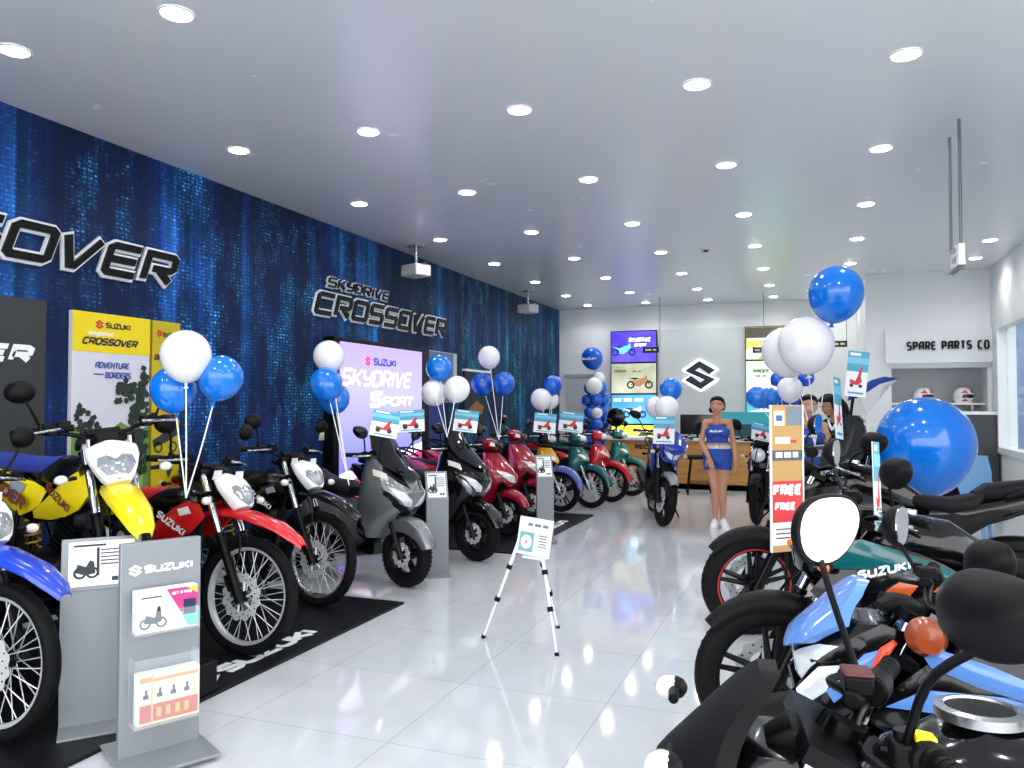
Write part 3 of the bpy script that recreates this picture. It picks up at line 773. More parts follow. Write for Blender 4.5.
def trail_bike(loc, rz, label, plastic, seat, tank, side=None, mask=M_white, steer=0, lean=0, txt='', txtm=M_ink, sidetxt='', shroud=None, guard=None, decal=None, knobs=True, rimm=M_spoke, discm=-1, sig=M_clearlens, mir=(1, -1), sc=1.0):
    r = E('trail_motorcycle', label, 'motorcycle', loc, rz, 'trail motorcycles on the display mat', rx=lean); r.scale = (sc, sc, sc)
    rk = math.radians(26); S = steer_T(steer, rk, .10); L = 1.38; c = (0, 0, .345)
    fw = wheel(r, 'front_wheel', c, .345, .072, rimm, 'wire', discm, True, T=S, spokes=36, discr=.135)
    wheel(r, 'rear_wheel', (-L, 0, .315), .315, .105, rimm, 'wire', -1, True, spokes=36, discr=.11)
    fork(r, c, rk, .80, .10, S, up=M_chrome, lo=M_frame, caliper=discm)
    # gaiters / guards on fork
    f = MB(S)
    u = V((-math.sin(rk), 0, math.cos(rk)))
    handlebar(r, (-.37, 1.06), .38, .075, .10, S, pad=True)
    mirrors(r, (-.43, 1.14), .27, .20, .02, S, 'oval', (.068, .055), .08, sides=mir)
    blade(r, [(.37, .665, .03, .008), (.33, .70, .055, .016), (.20, .765, .080, .026), (.0, .815, .088, .032), (-.16, .835, .080, .03), (-.30, .825, .055, .02), (-.36, .815, .05, .01)], plastic, T=S)
    # headlight mask tilted with the fork
    A = S @ Matrix.Translation((-.135, 0, .955)) @ Matrix.Rotation(-rk, 4, 'Y') @ Matrix.Scale(.80, 4)
    H = [(-.14, .05, -.05, .070, 3), (-.11, .062, -.06, .095, 3.2), (-.04, .055, -.07, .125, 3.6), (.04, .030, -.08, .150, 4), (.10, .0, -.085, .152, 4), (.125, -.015, -.09, .148, 4), (.160, -.04, -.09, .085, 3), (.178, -.055, -.085, .03, 3)]
    mk = MB(A).hull(H, 28).build('headlight_mask', mask, r, sub=0)
    hb = MB(A); on_hull(hb, H, [(0, -.125), (.066, -.10), (.112, -.03), (.10, .03), (.045, .045), (0, .012), (-.045, .045), (-.10, .03), (-.112, -.03), (-.066, -.10)], .003); hb.build('headlight_bezel', mat('grey lamp bezel', (120, 124, 130), .35), r)
    hl = MB(A); on_hull(hl, H, [(0, -.135), (.055, -.11), (.095, -.035), (.085, .015), (.045, .03), (0, .0), (-.045, .03), (-.085, .015), (-.095, -.035), (-.055, -.11)], .004, bulge=.012)
    hl.build('headlight', mat('clear lamp reflector', (168, 174, 180), .12, coat=1.0, metal=.5), r)
    for sg in (1, -1):
        hr = MB(A).prism([(-.0, 0), (.03, .05), (-.03, .075), (-.075, .02)], .01, Matrix.Translation((-.02, sg*.12, .12)) @ Matrix.Rotation(PI/2, 4, 'X') )
        hr.build('mask_ear', mask, mk)
        indicator(r, (-.17, sg*.24, .90), (0, sg, 0), S, sig)
    # tank, shrouds, seat, side panels, tail
    MB().loft([(-.40, .88, .05, .05), (-.46, .88, .10, .085), (-.62, .88, .125, .095), (-.78, .85, .10, .075), (-.90, .83, .06, .05)], 22, 2.6).build('fuel_tank', tank, r)
    MB().lathe([(.035, .02), (.032, .035), (.001, .038)], c=(-.56, 0, .955), n=18).build('tank_cap', M_matt, r)
    sh = panel(r, [(-.26, .80), (-.31, .875), (-.40, .89), (-.52, .84), (-.66, .74), (-.78, .665), (-.76, .63), (-.60, .63), (-.46, .66), (-.36, .70)], .125, shroud or plastic, 'tank_shroud', .014, .035)
    if txt: side_text(sh, txt, -.50, .735, .045, .165, txtm, ang=-.45)
    if guard:
        gd = panel(r, [(-.33, .82), (-.36, .86), (-.44, .84), (-.42, .80)], .168, guard, 'shroud_graphic', .004, .004)
    MB().loft([(-.52, .945, .06, .02), (-.60, .935, .085, .04), (-.80, .905, .11, .05), (-1.10, .905, .125, .05), (-1.35, .925, .11, .042), (-1.47, .94, .08, .03), (-1.50, .94, .05, .015)], 22, 3).build('seat', seat, r)
    sp = panel(r, [(-.68, .78), (-.80, .815), (-1.02, .845), (-1.40, .92), (-1.52, .93), (-1.36, .82), (-1.10, .70), (-.92, .63), (-.82, .66), (-.74, .70)], .115, side or plastic, 'side_panel', .012, .025)
    if sidetxt: side_text(sp, sidetxt, -1.06, .735, .075, .150, txtm, ang=-.32, w=.25, wide=1.0)
    if decal: panel(r, [(-.84, .80), (-.98, .835), (-1.06, .75), (-.92, .70)], .142, decal, 'side_graphic', .004, .003)
    blade(r, [(-1.28, .895, .10, .02), (-1.45, .90, .095, .022), (-1.62, .88, .075, .02), (-1.74, .84, .05, .01)], plastic, 'rear_fender')
    plate_light(r, -1.66, .845)
    for sg in (1, -1): indicator(r, (-1.60, sg*.17, .82), (0, sg, 0), None, sig)
    fr = MB()
    fr.tube([(-.36, 0, .88), (-.42, 0, .70), (-.50, 0, .34), (-.58, .0, .20)], .022)
    for s in (1, -1): fr.tube([(-.56, s*.05, .22), (-.75, s*.11, .19), (-.90, s*.12, .28), (-.95, s*.12, .50), (-.93, s*.10, .78)], .015).tube([(-.93, s*.10, .70), (-1.15, s*.10, .80), (-1.45, s*.08, .88)], .013).tube([(-.95, s*.11, .45), (-1.15, s*.11, .68), (-1.32, s*.10, .83)], .011)
    fr.tube([(-.36, 0, .90), (-.60, 0, .82), (-.93, 0, .76)], .025); fr.build('frame', M_frame, r)
    engine(r, (-.70, .34), 1.0)
    MB().box((-.56, 0, .17), (.34, .20, .02), ry=.1).build('skid_plate', M_dark, r)
    MB().loft([(-.72, .70, .06, .06), (-.88, .68, .10, .09), (-1.02, .66, .06, .06)], 14, 3).build('air_box', M_matt, r)
    underpinnings(r, L, .315, .88, ex_up=.26)
    # instrument pod behind the mask
    MB(S).loft([(-.25, 1.06, .05, .02), (-.29, 1.07, .06, .035), (-.34, 1.06, .055, .03)], 14, 4).build('instrument', M_matt, r)
    return r

def naked_bike(loc, rz, label, tank, accent, steer=0, lean=0, group=None, s=1.0, rim=M_frame, stripe=None, disc=-1, cowl=None, cowl_shape='fly', sign=M_clearlens, frt=None, txt='', txtm=M_whiteink, head=M_lens, tail=None, mir='drop', mirs=(.075, .075), mirror=(1, -1), yellow=False, redcap=False, enginem=M_dark, cover=None, Rf=.30, tall=0.0, extras=True, shroud=None, orange=None, barw=.36, bar_dz=0.0, mdz=.19, mout=.07, fork_up=M_chrome, kind='street_motorcycle', round_head=False, fairing=None, discm=True, seat_m=M_seat, arms=None, knobby=False, style='cast', stub=False, big_accent=False, yaws=None, cap=1.0, inst=1.0, cdx=0.0, fs=1.0, mdx=.03, txth=.06, mbase=.72, txang=.15, txpos=(-.47, .735), sigx=-.16, sigz=-.02, sigy=.20):
    r = E(kind, label, 'motorcycle', loc, rz, group, rx=lean)
    if s != 1.0: r.scale = (s, s, s)
    rk = math.radians(25); S = steer_T(steer, rk, .09); L = 1.34; c = (0, 0, Rf); h = tall
    wheel(r, 'front_wheel', c, Rf, .10, rim, style, disc, knobby, stripe, T=S, discr=.145)
    wheel(r, 'rear_wheel', (-L, 0, .30), .30, .135, rim, style, -1, knobby, stripe, discr=.11)
    fork(r, c, rk, .76+h, .10, S, up=fork_up, lo=M_frame, r=.023, caliper=disc or -1)
    fender_arc(r, c, Rf+.022, 40, 165, .068, frt or M_matt, S)
    MB(S).bar((-.03, .085, Rf+.0), (-.10, .08, Rf+.28), .008).bar((-.03, -.085, Rf), (-.10, -.08, Rf+.28), .008).build('fender_stay', M_frame, r)
    bz = 1.0+h+bar_dz
    handlebar(r, (-.36, bz), barw, .05, .12, S, yellow=yellow, redcap=redcap)
    if mirror: mirrors(r, (-.40, bz+.05), barw*mbase, mdz, mdx, S, mir, mirs, mout, sides=mirror, yaws=yaws)
    # headlight and flyscreen are carried by the fork
    hz = .86+h
    if round_head:
        A = S @ Matrix.Translation((-.13, 0, hz))
        MB(A).lathe([(.02, -.09), (.07, -.075), (.092, -.02), (.095, .02), (.09, .03)], ax='X', n=28).build('headlight_bowl', M_frame, r)
        MB(A).lathe([(.088, .028), (.07, .045), (.03, .055), (.001, .057)], ax='X', n=28).build('headlight', head, r)
    else:
        Sc = S @ Matrix.Translation((cdx, 0, 0)); S0 = S; S = Sc
        H = [(hz-.12, -.03, -.16, .055, 2.2), (hz-.07, .02, -.20, .10, 2.4), (hz, .03, -.22, .128, 2.6), (hz+.06, -.02, -.23, .13, 2.6), (hz+.11, -.09, -.24, .10, 2.6)]
        MB(S).hull(H).build('headlight_cowl', fairing or M_black, r)
        for sg in ((1, -1)):
            hl = MB(S); on_hull(hl, H, [(sg*y, z) for y, z in [(.008, hz-.085), (.05, hz-.065), (.105, hz-.005), (.122, hz+.05), (.09, hz+.045), (.04, hz+.015), (.008, hz-.01)]], .004); hl.build('headlight', head, r)
    if round_head: S0 = S
    if cowl:
        z0 = hz+.06
        if cowl_shape == 'fly':
            out = [(-.10, z0-.01), (-.135, z0+.05), (-.085, z0+.125), (-.04, z0+.16), (.04, z0+.16), (.085, z0+.125), (.135, z0+.05), (.10, z0-.01), (.0, z0-.05)]
            HC = [(z0-.08, .06, -.2, .15, 2.2), (z0, .03, -.22, .16, 2.2), (z0+.10, -.08, -.26, .15, 2.2), (z0+.2, -.20, -.34, .13, 2.2)]
            out = [(y*fs, z0+.05+(z-z0-.05)*fs) for y, z in out]; HC = [(z0+.05+(q[0]-z0-.05)*fs, q[1], q[2], q[3]*fs, q[4]) for q in HC]
            f = MB(S); on_hull(f, HC, out, .012); f.build('flyscreen', cowl, r)
        else:
            HC = [(z0-.10, .08, -.2, .17, 2.0), (z0, .04, -.24, .20, 2.0), (z0+.12, -.07, -.28, .19, 2.0), (z0+.28, -.20, -.38, .16, 2.0), (z0+.42, -.30, -.42, .12, 2.0)]
            out = [(-.14, z0-.02), (-.165, z0+.08), (-.14, z0+.24), (-.09, z0+.36), (-.04, z0+.40), (.04, z0+.40), (.09, z0+.36), (.14, z0+.24), (.165, z0+.08), (.14, z0-.02)]
            f = MB(S); on_hull(f, HC, out, .012); f.build('windscreen', cowl, r)
    S = S0
    MB(S).loft([(-.21, bz+.0, .05*inst, .02*inst), (-.25, bz+.025*inst, .075*inst, .04*inst), (-.30, bz+.01, .07*inst, .035*inst), (-.32, bz, .05*inst, .02*inst)], 16, 4).build('instrument', M_matt, r)
    if sign:
        for sg in (1, -1): indicator(r, (sigx, sg*sigy, hz+sigz), (0, sg, 0), S, sign)
    # tank with shrouds
    tz = h*.9
    MB().loft([(-.36, .86+tz, .05, .05), (-.41, .885+tz, .11, .09), (-.54, .92+tz, .145, .115), (-.70, .90+tz, .135, .11), (-.84, .84+tz, .09, .075), (-.92, .80+tz, .06, .05)], 26, 2.5).build('fuel_tank', tank, r)
    MB().mat(M_alu).lathe([(.038*cap, -.004), (.038*cap, .012), (.030*cap, .015), (.029*cap, .011)], c=(-.55, 0, 1.033+tz), n=32).mat(M_matt).lathe([(.0295*cap, .011), (.001, .012)], c=(-.55, 0, 1.033+tz), n=32).build('tank_cap', None, r)
    sh = panel(r, [(-.16, .70+tz), (-.24, .80+tz), (-.34, .885+tz), (-.50, .91+tz), (-.66, .84+tz), (-.80, .76+tz), (-.66, .70+tz), (-.48, .60+tz*.6), (-.36, .56+tz*.6), (-.26, .60+tz*.7)], .140, shroud or accent, 'tank_shroud', .015, .03)
    if txt: side_text(sh, txt, txpos[0], txpos[1]+tz, txth, .174, txtm, ang=txang, w=.26)
    ac = panel(r, [(-.17, .80+tz), (-.24, .90+tz), (-.36, .925+tz), (-.52, .88+tz), (-.74, .80+tz), (-.90, .775+tz), (-.92, .745+tz), (-.72, .75+tz), (-.50, .80+tz), (-.32, .80+tz)], .160, accent, 'shroud_accent', .010, .012) if big_accent else panel(r, [(-.20, .745+tz), (-.30, .80+tz), (-.52, .80+tz), (-.74, .77+tz), (-.56, .755+tz), (-.36, .74+tz)], .168, accent, 'shroud_accent', .006, .006) if shroud else []
    if orange: panel(r, [(-.40, .56+tz), (-.60, .60+tz), (-.66, .54+tz), (-.48, .49+tz)], .150, orange, 'lower_accent', .008, .01)
    if stub: panel(r, [(-.98, .73+tz), (-1.16, .755+tz), (-1.12, .70+tz), (-1.00, .69+tz)], .128, stub, 'side_graphic', .006, .006)
    MB().loft([(-.78, .845+tz, .05, .02), (-.84, .835+tz, .09, .04), (-1.02, .81+tz, .135, .05), (-1.14, .835+tz, .13, .05), (-1.18, .87+tz, .10, .03)], 22, 3).build('rider_seat', seat_m, r)
    MB().loft([(-1.14, .865+tz, .08, .03), (-1.20, .89+tz, .11, .05), (-1.42, .925+tz, .11, .045), (-1.54, .94+tz, .07, .03)], 22, 3).build('pillion_seat', seat_m, r)
    MB().loft([(-.92, .76+tz, .10, .05), (-1.10, .77+tz, .125, .065), (-1.35, .84+tz, .11, .055), (-1.55, .90+tz, .07, .035), (-1.64, .92+tz, .04, .02)], 22, 3).build('tail_cowl', tail or tank, r)
    panel(r, [(-.78, .76+tz), (-.98, .765+tz), (-1.22, .815+tz), (-1.30, .80+tz), (-1.10, .66+tz), (-.98, .52+tz*.5), (-.86, .48+tz*.5), (-.80, .60+tz*.5)], .115, M_matt, 'side_cover', .012, .02)
    plate_light(r, -1.60, .875+tz, w=.05)
    gb = MB()
    for sg in (1, -1): gb.tube([(-1.28, sg*.12, .87+tz), (-1.40, sg*.15, .92+tz), (-1.56, sg*.13, .96+tz), (-1.64, sg*.05, .955+tz)], .011)
    gb.build('grab_rail', M_matt, r)
    MB().bar((-1.52, 0, .85+tz), (-1.72, 0, .62+tz), .014).box((-1.71, 0, .60+tz), (.015, .15, .15), ry=.4).build('plate_holder', M_matt, r)
    if sign:
        for sg in (1, -1): indicator(r, (-1.62, sg*.14, .74+tz), (0, sg, 0), None, M_amber)
    fr = MB()
    for sg in (1, -1): fr.tube([(-.36, sg*.04, .80+h), (-.55, sg*.13, .74+tz), (-.85, sg*.14, .62), (-.92, sg*.12, .40)], .026).tube([(-.37, sg*.03, .74+h), (-.46, sg*.09, .48), (-.60, sg*.11, .28)], .018).tube([(-.85, sg*.11, .66+tz*.5), (-1.20, sg*.10, .74+tz), (-1.5, sg*.06, .86+tz)], .014)
    fr.build('frame', M_frame, r)
    engine(r, (-.66, .36), 1.1, enginem, cover)
    MB().box((-.30, 0, .56+h*.4), (.05, .30, .24), ry=-.2).build('radiator', M_matt, r)
    MB().loft([(-.28, .20, .05, .04), (-.40, .19, .10, .07), (-.70, .17, .11, .05), (-.86, .18, .06, .03)], 16, 3).build('belly_pan', frt or M_matt, r)
    underpinnings(r, L, .30, .80+tz, ex_up=.16, ek=(-.68, .36))
    fender_arc(r, (-L, 0, .30), .33, 60, 130, .07, M_matt, None, 'rear_hugger')
    return r

def scooter(loc, rz, label, body, steer=0, lean=0, group=None, maxi=True, screen=M_smoke, lower=M_matt, seat=M_seat, rim=M_frame, fend=None, trimm=M_alu, sc=1.0, mir=(1, -1), drl=None):
    r = E('maxi_scooter' if maxi else 'scooter', label, 'scooter', loc, rz, group, rx=lean)
    r.scale = (sc, sc, sc)
    rk = math.radians(27); S = steer_T(steer, rk, .08); Rf = .265 if maxi else .245; L = 1.35 if maxi else 1.22; c = (0, 0, Rf)
    wheel(r, 'front_wheel', c, Rf, .115 if maxi else .10, rim, 'cast', -1, False, T=S, discr=.10)
    wheel(r, 'rear_wheel', (-L, 0, .25), .25, .12, rim, 'cast', 0, False)
    fork(r, c, rk, .50, .085, S, up=M_frame, lo=M_dark, r=.02, caliper=-1)
    if maxi:
        fender_arc(r, c, Rf+.03, 15, 165, .09, fend or body, S, skirt=.10)
        H = [(.38, -.24, -.44, .15), (.50, -.12, -.48, .20), (.60, -.02, -.50, .235), (.70, .06, -.50, .25), (.78, .07, -.50, .25), (.88, .0, -.48, .235), (.98, -.12, -.46, .20), (1.06, -.24, -.44, .15), (1.10, -.30, -.42, .10)]
        hn = MB().hull(H, 32).build('front_fairing', body, r)
        for sg in (1, -1):
            hl = MB(); on_hull(hl, H, [(sg*y, z) for y, z in [(.02, .655), (.09, .665), (.17, .735), (.215, .82), (.13, .775), (.05, .715)]], .006); hl.build('headlight', M_lens, r)
            tr = MB(); on_hull(tr, H, [(sg*y, z) for y, z in [(.03, .64), (.10, .645), (.20, .72), (.235, .80), (.232, .75), (.17, .66), (.08, .61), (.03, .61)]], .005); tr.build('lower_trim', trimm, r)
            cl = MB(); on_hull(cl, H, [(sg*y, z) for y, z in [(.06, .80), (.15, .86), (.19, .93), (.165, .98), (.10, .95)]], .005); cl.build('cowl_line', lower, r)
        nz = MB(); on_hull(nz, H, [(-.07, .53), (.07, .53), (.10, .60), (.0, .63), (-.10, .60)], .006); nz.build('air_inlet', lower, r)
        lb = MB(); slogo(lb, .05, .006, frame_T((hull_x(H, 0, .80)+.004, 0, .80), (0, 1, 0), (0, 0, 1))); lb.build('badge', M_chrome, r)
        HS = [(.90, .02, -.5, .22), (1.0, -.11, -.5, .21), (1.12, -.24, -.55, .19), (1.25, -.34, -.6, .17), (1.36, -.40, -.6, .15)]
        ws = MB(); on_hull(ws, HS, [(-.10, .90), (-.17, .97), (-.165, 1.12), (-.13, 1.25), (-.06, 1.31), (.06, 1.31), (.13, 1.25), (.165, 1.12), (.17, .97), (.10, .90), (0, .88)], .012); ws.build('windscreen', screen, r)
        bz = 1.04
    else:
        fender_arc(r, c, Rf+.025, 20, 150, .075, fend or body, S, skirt=.07)
        H = [(.30, -.24, -.36, .12, 1.7), (.42, -.14, -.38, .17, 1.6), (.52, -.02, -.40, .20, 1.5), (.60, .08, -.40, .215, 1.45), (.68, .10, -.40, .215, 1.45), (.76, .03, -.39, .20, 1.5), (.86, -.07, -.38, .16, 1.6), (.93, -.15, -.36, .11, 1.7)]
        MB().hull(H, 28).build('front_apron', body, r)
        for sg in (1, -1):
            hl = MB(); on_hull(hl, H, [(sg*y, z) for y, z in [(.012, .60), (.07, .61), (.14, .665), (.165, .73), (.10, .715), (.04, .675)]], .005); hl.build('headlight', M_lens, r)
            tr = MB(); on_hull(tr, H, [(sg*y, z) for y, z in [(.01, .55), (.08, .565), (.15, .62), (.14, .54), (.08, .46), (.01, .44)]], .004); tr.build('lower_trim', lower, r)
        # handlebar cowl
        HC = [(.96, -.20, -.34, .09), (1.0, -.14, -.36, .14), (1.05, -.15, -.36, .15), (1.09, -.22, -.35, .10), (1.105, -.26, -.33, .05)]
        MB(S).hull(HC).build('handlebar_cowl', body, r)
        vs = MB(S); on_hull(vs, HC, [(-.10, 1.0), (-.06, 1.06), (0, 1.075), (.06, 1.06), (.10, 1.0), (0, .985)], .006); vs.build('visor', M_smoke, r)
        bz = .99
    handlebar(r, (-.30, bz), .33, .03, .10, S)
    mirrors(r, (-.32, bz+.03), .22, .19, .05, S, 'drop', (.07, .052), .10, shell=M_black, sides=mir)
    for sg in (1, -1):
        sgl = MB(S if not maxi else None)
        on_hull(sgl, H if maxi else HC, [(sg*y, z) for y, z in ([(.20, .86), (.228, .90), (.21, .95), (.18, .92)] if maxi else [(.09, 1.0), (.13, 1.01), (.13, 1.05), (.09, 1.04)])], .006); sgl.build('turn_signal', M_clearlens, r)
    # leg shield inner, floor, seat, rear body
    MB().loft([(-.34, .62, .19, .30), (-.42, .64, .19, .28), (-.46, .68, .14, .2)], 20, 4).build('leg_shield', lower, r)
    MB().loft([(-.34, .30, .16, .07), (-.42, .26, .19, .05), (-.80, .26, .20, .05), (-.92, .30, .17, .08)], 20, 5).build('floorboard', lower, r)
    if maxi: MB().loft([(-.42, .50, .09, .24), (-.60, .48, .085, .20), (-.80, .52, .10, .20)], 18, 3).build('centre_tunnel', body, r)
    k = 1 if maxi else .92
    MB().loft([(-.74*k, .50, .10, .18), (-.84*k, .54, .17, .20), (-1.05*k, .60, .205, .19), (-1.30*k, .67, .19, .16), (-1.55*k, .76, .13, .10), (-1.72*k, .82, .07, .05)], 26, 3).build('rear_body', body, r)
    if maxi:
        MB().loft([(-.66, .74, .08, .04), (-.74, .77, .15, .07), (-.98, .775, .18, .075), (-1.12, .82, .165, .08), (-1.18, .87, .14, .06), (-1.45, .895, .135, .05), (-1.60, .90, .09, .03)], 24, 3).build('seat', seat, r)
    else:
        MB().loft([(-.62, .73, .08, .03), (-.70, .745, .14, .05), (-1.0, .765, .15, .05), (-1.30, .80, .13, .045), (-1.44, .82, .08, .03)], 24, 3).build('seat', seat, r)
    gr = MB()
    for sg in (1, -1): gr.tube([(-1.28*k, sg*.15, .86), (-1.45*k, sg*.17, .92), (-1.66*k, sg*.13, .96), (-1.74*k, sg*.03, .955)], .013)
    gr.build('grab_rail', M_matt, r)
    plate_light(r, -1.70*k, .80, w=.10)
    MB().loft([(-.85*k, .27, .10, .08), (-1.0*k, .26, .12, .11), (-L-.02, .26, .08, .09), (-L-.14, .27, .04, .05)], 18, 4, T=Matrix.Translation((0, .07, 0))).build('engine_cover', M_dark, r)
    ex = MB().mat(M_matt).bar((-.95*k, -.17, .24), (-L-.22, -.20, .34), .05, .07, 16).mat(M_alu).bar((-L-.10, -.20, .325), (-L-.22, -.205, .345), .074, .074, 16)
    ex.build('exhaust', None, r)
    for sg in (1, -1): MB().bar((-L+.02, sg*.13, .28), (-L+.14, sg*.14, .62), .016).bar((-L+.05, sg*.13, .36), (-L+.12, sg*.14, .56), .028).build('rear_shock', M_dark, r)
    MB().bar((-.80, .12, .22), (-.84, .24, .03), .010).box((-.845, .245, .018), (.05, .03, .012)).build('side_stand', M_frame, r)
    return r

def underbone(loc, rz, label, body, steer=0, lean=0, group='underbone motorcycles in the far row', accent=None, style='wire', head=M_lens, fend=None, rim=M_frame, stand=True, mir=(1, -1), shieldm=None):
    r = E('underbone_motorcycle', label, 'motorcycle', loc, rz, group, rx=lean)
    rk = math.radians(26); S = steer_T(steer, rk, .08); Rf = .295; L = 1.24; c = (0, 0, Rf); R = Rf
    wheel(r, 'front_wheel', c, Rf, .075, rim, style, -1, False, T=S, discr=.115, spokes=30 if style == 'wire' else 5)
    wheel(r, 'rear_wheel', (-L, 0, Rf), Rf, .085, rim, style, 0, False, spokes=30 if style == 'wire' else 5)
    fork(r, c, rk, .60, .08, S, up=M_chrome, lo=M_alu, r=.017, caliper=-1)
    fender_arc(r, c, Rf+.03, 5, 160, .062, fend or body, S, skirt=.06)
    H = [(.34, -.26, -.36, .11, 1.7), (.45, -.21, -.38, .17, 1.6), (.58, -.13, -.40, .20, 1.5), (.68, -.05, -.40, .19, 1.5), (.78, -.09, -.40, .15, 1.6), (.88, -.18, -.38, .10, 1.8)]
    MB().hull(H, 26).build('leg_shield', shieldm or body, r)
    if accent:
        for sg in (1, -1):
            a = MB(); on_hull(a, H, [(sg*y, z) for y, z in [(.03, .66), (.12, .72), (.16, .62), (.12, .50), (.06, .52)]], .006); a.build('shield_graphic', accent, r)
    for sg in (1, -1):
        a = MB(); on_hull(a, H, [(sg*y, z) for y, z in [(.03, .70), (.07, .71), (.13, .76), (.09, .78), (.04, .75)]], .006); a.build('turn_signal', M_clearlens, r)
    HC = [(.93, -.20, -.36, .08), (.98, -.13, -.38, .13), (1.04, -.14, -.38, .13), (1.09, -.22, -.36, .09), (1.105, -.27, -.34, .05)]
    MB(S).hull(HC).build('handlebar_cowl', body, r)
    hl = MB(S); on_hull(hl, HC, [(-.085, .97), (-.095, 1.02), (-.05, 1.055), (.05, 1.055), (.095, 1.02), (.085, .97), (0, .955)], .006, bulge=.01); hl.build('headlight', head, r)
    handlebar(r, (-.31, 1.01), .32, .03, .10, S)
    mirrors(r, (-.34, 1.04), .20, .17, .04, S, 'drop', (.062, .048), .09, sides=mir)
    MB().loft([(-.30, .70, .05, .10), (-.45, .60, .075, .11), (-.65, .52, .08, .12), (-.85, .58, .10, .15)], 20, 2.6).build('centre_spine', M_matt, r)
    MB().loft([(-.74, .60, .07, .09), (-.86, .66, .12, .11), (-1.10, .71, .135, .09), (-1.35, .78, .11, .07), (-1.55, .84, .06, .04)], 22, 3).build('rear_body', body, r)
    if accent:
        panel(r, [(-.84, .66), (-1.1, .74), (-1.4, .82), (-1.2, .70), (-.95, .60)], .128, accent, 'side_graphic', .006, .008)
    MB().loft([(-.60, .745, .06, .02), (-.70, .765, .11, .04), (-1.0, .785, .125, .045), (-1.3, .82, .11, .04), (-1.45, .84, .07, .025)], 22, 3).build('seat', M_seat, r)
    engine(r, (-.58, .32), .78, M_dark, M_alu, 1)
    underpinnings(r, L, Rf, .76, ex_up=.10, ek=(-.58, .32), arm=M_matt, stand=stand)
    g = MB()
    for sg in (1, -1): g.tube([(-1.22, sg*.11, .80), (-1.40, sg*.13, .87), (-1.56, sg*.09, .90), (-1.60, sg*.0, .90)], .010)
    g.build('grab_rail', M_matt, r)
    plate_light(r, -1.55, .82, w=.06)
    for sg in (1, -1): indicator(r, (-1.50, sg*.12, .76), (0, sg, 0), None, M_amber, r=.022)
    return r
# ================================================================== props: balloons, stands, cards, screens, furniture
M_bblue = mat('blue balloon latex', (4, 116, 222), .16, coat=.5, noise=.04)
M_bblue2 = mat('deep blue balloon latex', (6, 88, 208), .16, coat=.5, noise=.04)
M_bwhite = mat('white balloon latex', (236, 237, 240), .18, coat=.5, noise=.04)
M_stick = mat('white balloon stick', (235, 238, 240), .35)
def balloon(c, dia, m, label, tie=None, group=None, tilt=(0, 0), stick=True, r=.004, neck=None, txt=None):
    # tie: world point where the stick ends
    o = E('balloon', label, 'balloon', tuple(c), 0, group)
    R = dia/2; d = V((0, 0, -1))
    if tie is not None and (V(tie)-V(c)).length > .05: d = (V(tie)-V(c)).normalized()
    if d.z > -.25: d = V((d.x, d.y, -.6)).normalized()
    Q = V((0, 0, -1)).rotation_difference(d).to_matrix().to_4x4()
    prof = []
    for i in range(25):
        t = PI*i/24; z = math.cos(t); rr = math.sin(t)
        zz = z*R*1.02 if z > 0 else z*R*1.16
        rr = rr*R*(1.0 if z > 0 else (1-.10*z*z))
        prof.append((max(rr, .004*dia/.28), zz))
    MB(Q).lathe(prof, n=36).build('latex_body', m, o, ang=80)
    kz = -R*1.16
    MB(Q).lathe([(.006*dia/.28, kz+.006), (.010*dia/.28, kz-.004), (.006*dia/.28, kz-.012), (.016*dia/.28, kz-.028), (.013*dia/.28, kz-.03)], n=14).build('knot', m, o)
    if txt:
        b = MB(); tw = text_w(txt, R*.22, .3)
        text(b, txt, R*.22, .22, .004, frame_T((-tw/2, -R*1.0, -.05), (1, 0, 0), (0, .0, 1)), 0, .3); b.build('print', M_whiteink, o)
    if stick and tie is not None:
        p0 = Q @ V((0, 0, kz-.02)); p1 = V(tie)-V(c)
        MB().tube([tuple(p0), tuple(p0+(p1-p0)*.5+V((.006, -.004, -.01))), tuple(p1)], r, 8).build('stick', M_stick, o)
    return o
def bunch(items, d, tie, group, sticks=True):
    # items: (px, py, diameter px, colour, label, depth offset)
    for px, py, dp, m, label, dd in items:
        D = d+dd
        balloon(pd(px, py, D), dp*D/CF, m, label, tie, group, stick=sticks)

# ---------------------------------------------------------------- printed cards
def card_art(root, w, h, o, xd, yd, kind=0):
    # small printed promotion card on a plane: o = centre
    T = lambda z: frame_T(V(o)+V(xd).cross(V(yd)).normalized()*z, xd, yd)
    rect = lambda b, x0, y0, x1, y1, z: b.prism([(x0*w, y0*h), (x1*w, y0*h), (x1*w, y1*h), (x0*w, y1*h)], .0012, T(z))
    a = MB()
    a.mat(M_tealcard); rect(a, -.5, .05, .5, .5, .0015)
    a.mat(M_paper); rect(a, -.5, -.5, .5, .05, .0015)
    a.mat(mat('sky card print', (120, 195, 225), .4)); rect(a, -.5, .22, .5, .36, .0024)
    a.mat(M_redink)
    # small red scooter drawing
    P = lambda x, y: (x*w, y*h)
    a.prism([P(-.30, -.12), P(-.05, -.16), P(.05, -.02), P(.16, .16), (P(.24, .14)), P(.18, -.04), P(.26, -.16), P(.10, -.24), P(-.16, -.24), P(-.32, -.20)], .0012, T(.0032))
    a.mat(M_ink)
    for x in (-.22, .20): a.prism([P(x+.09*math.cos(2*PI*k/14), -.26+.09*w/h*math.sin(2*PI*k/14)) for k in range(14)], .0012, T(.004))
    a.mat(M_whiteink); rect(a, -.40, .40, .1, .46, .0032)
    a.mat(M_tealcard); rect(a, -.36, -.44, .36, -.40, .0032)
    a.build('card_print', None, root)
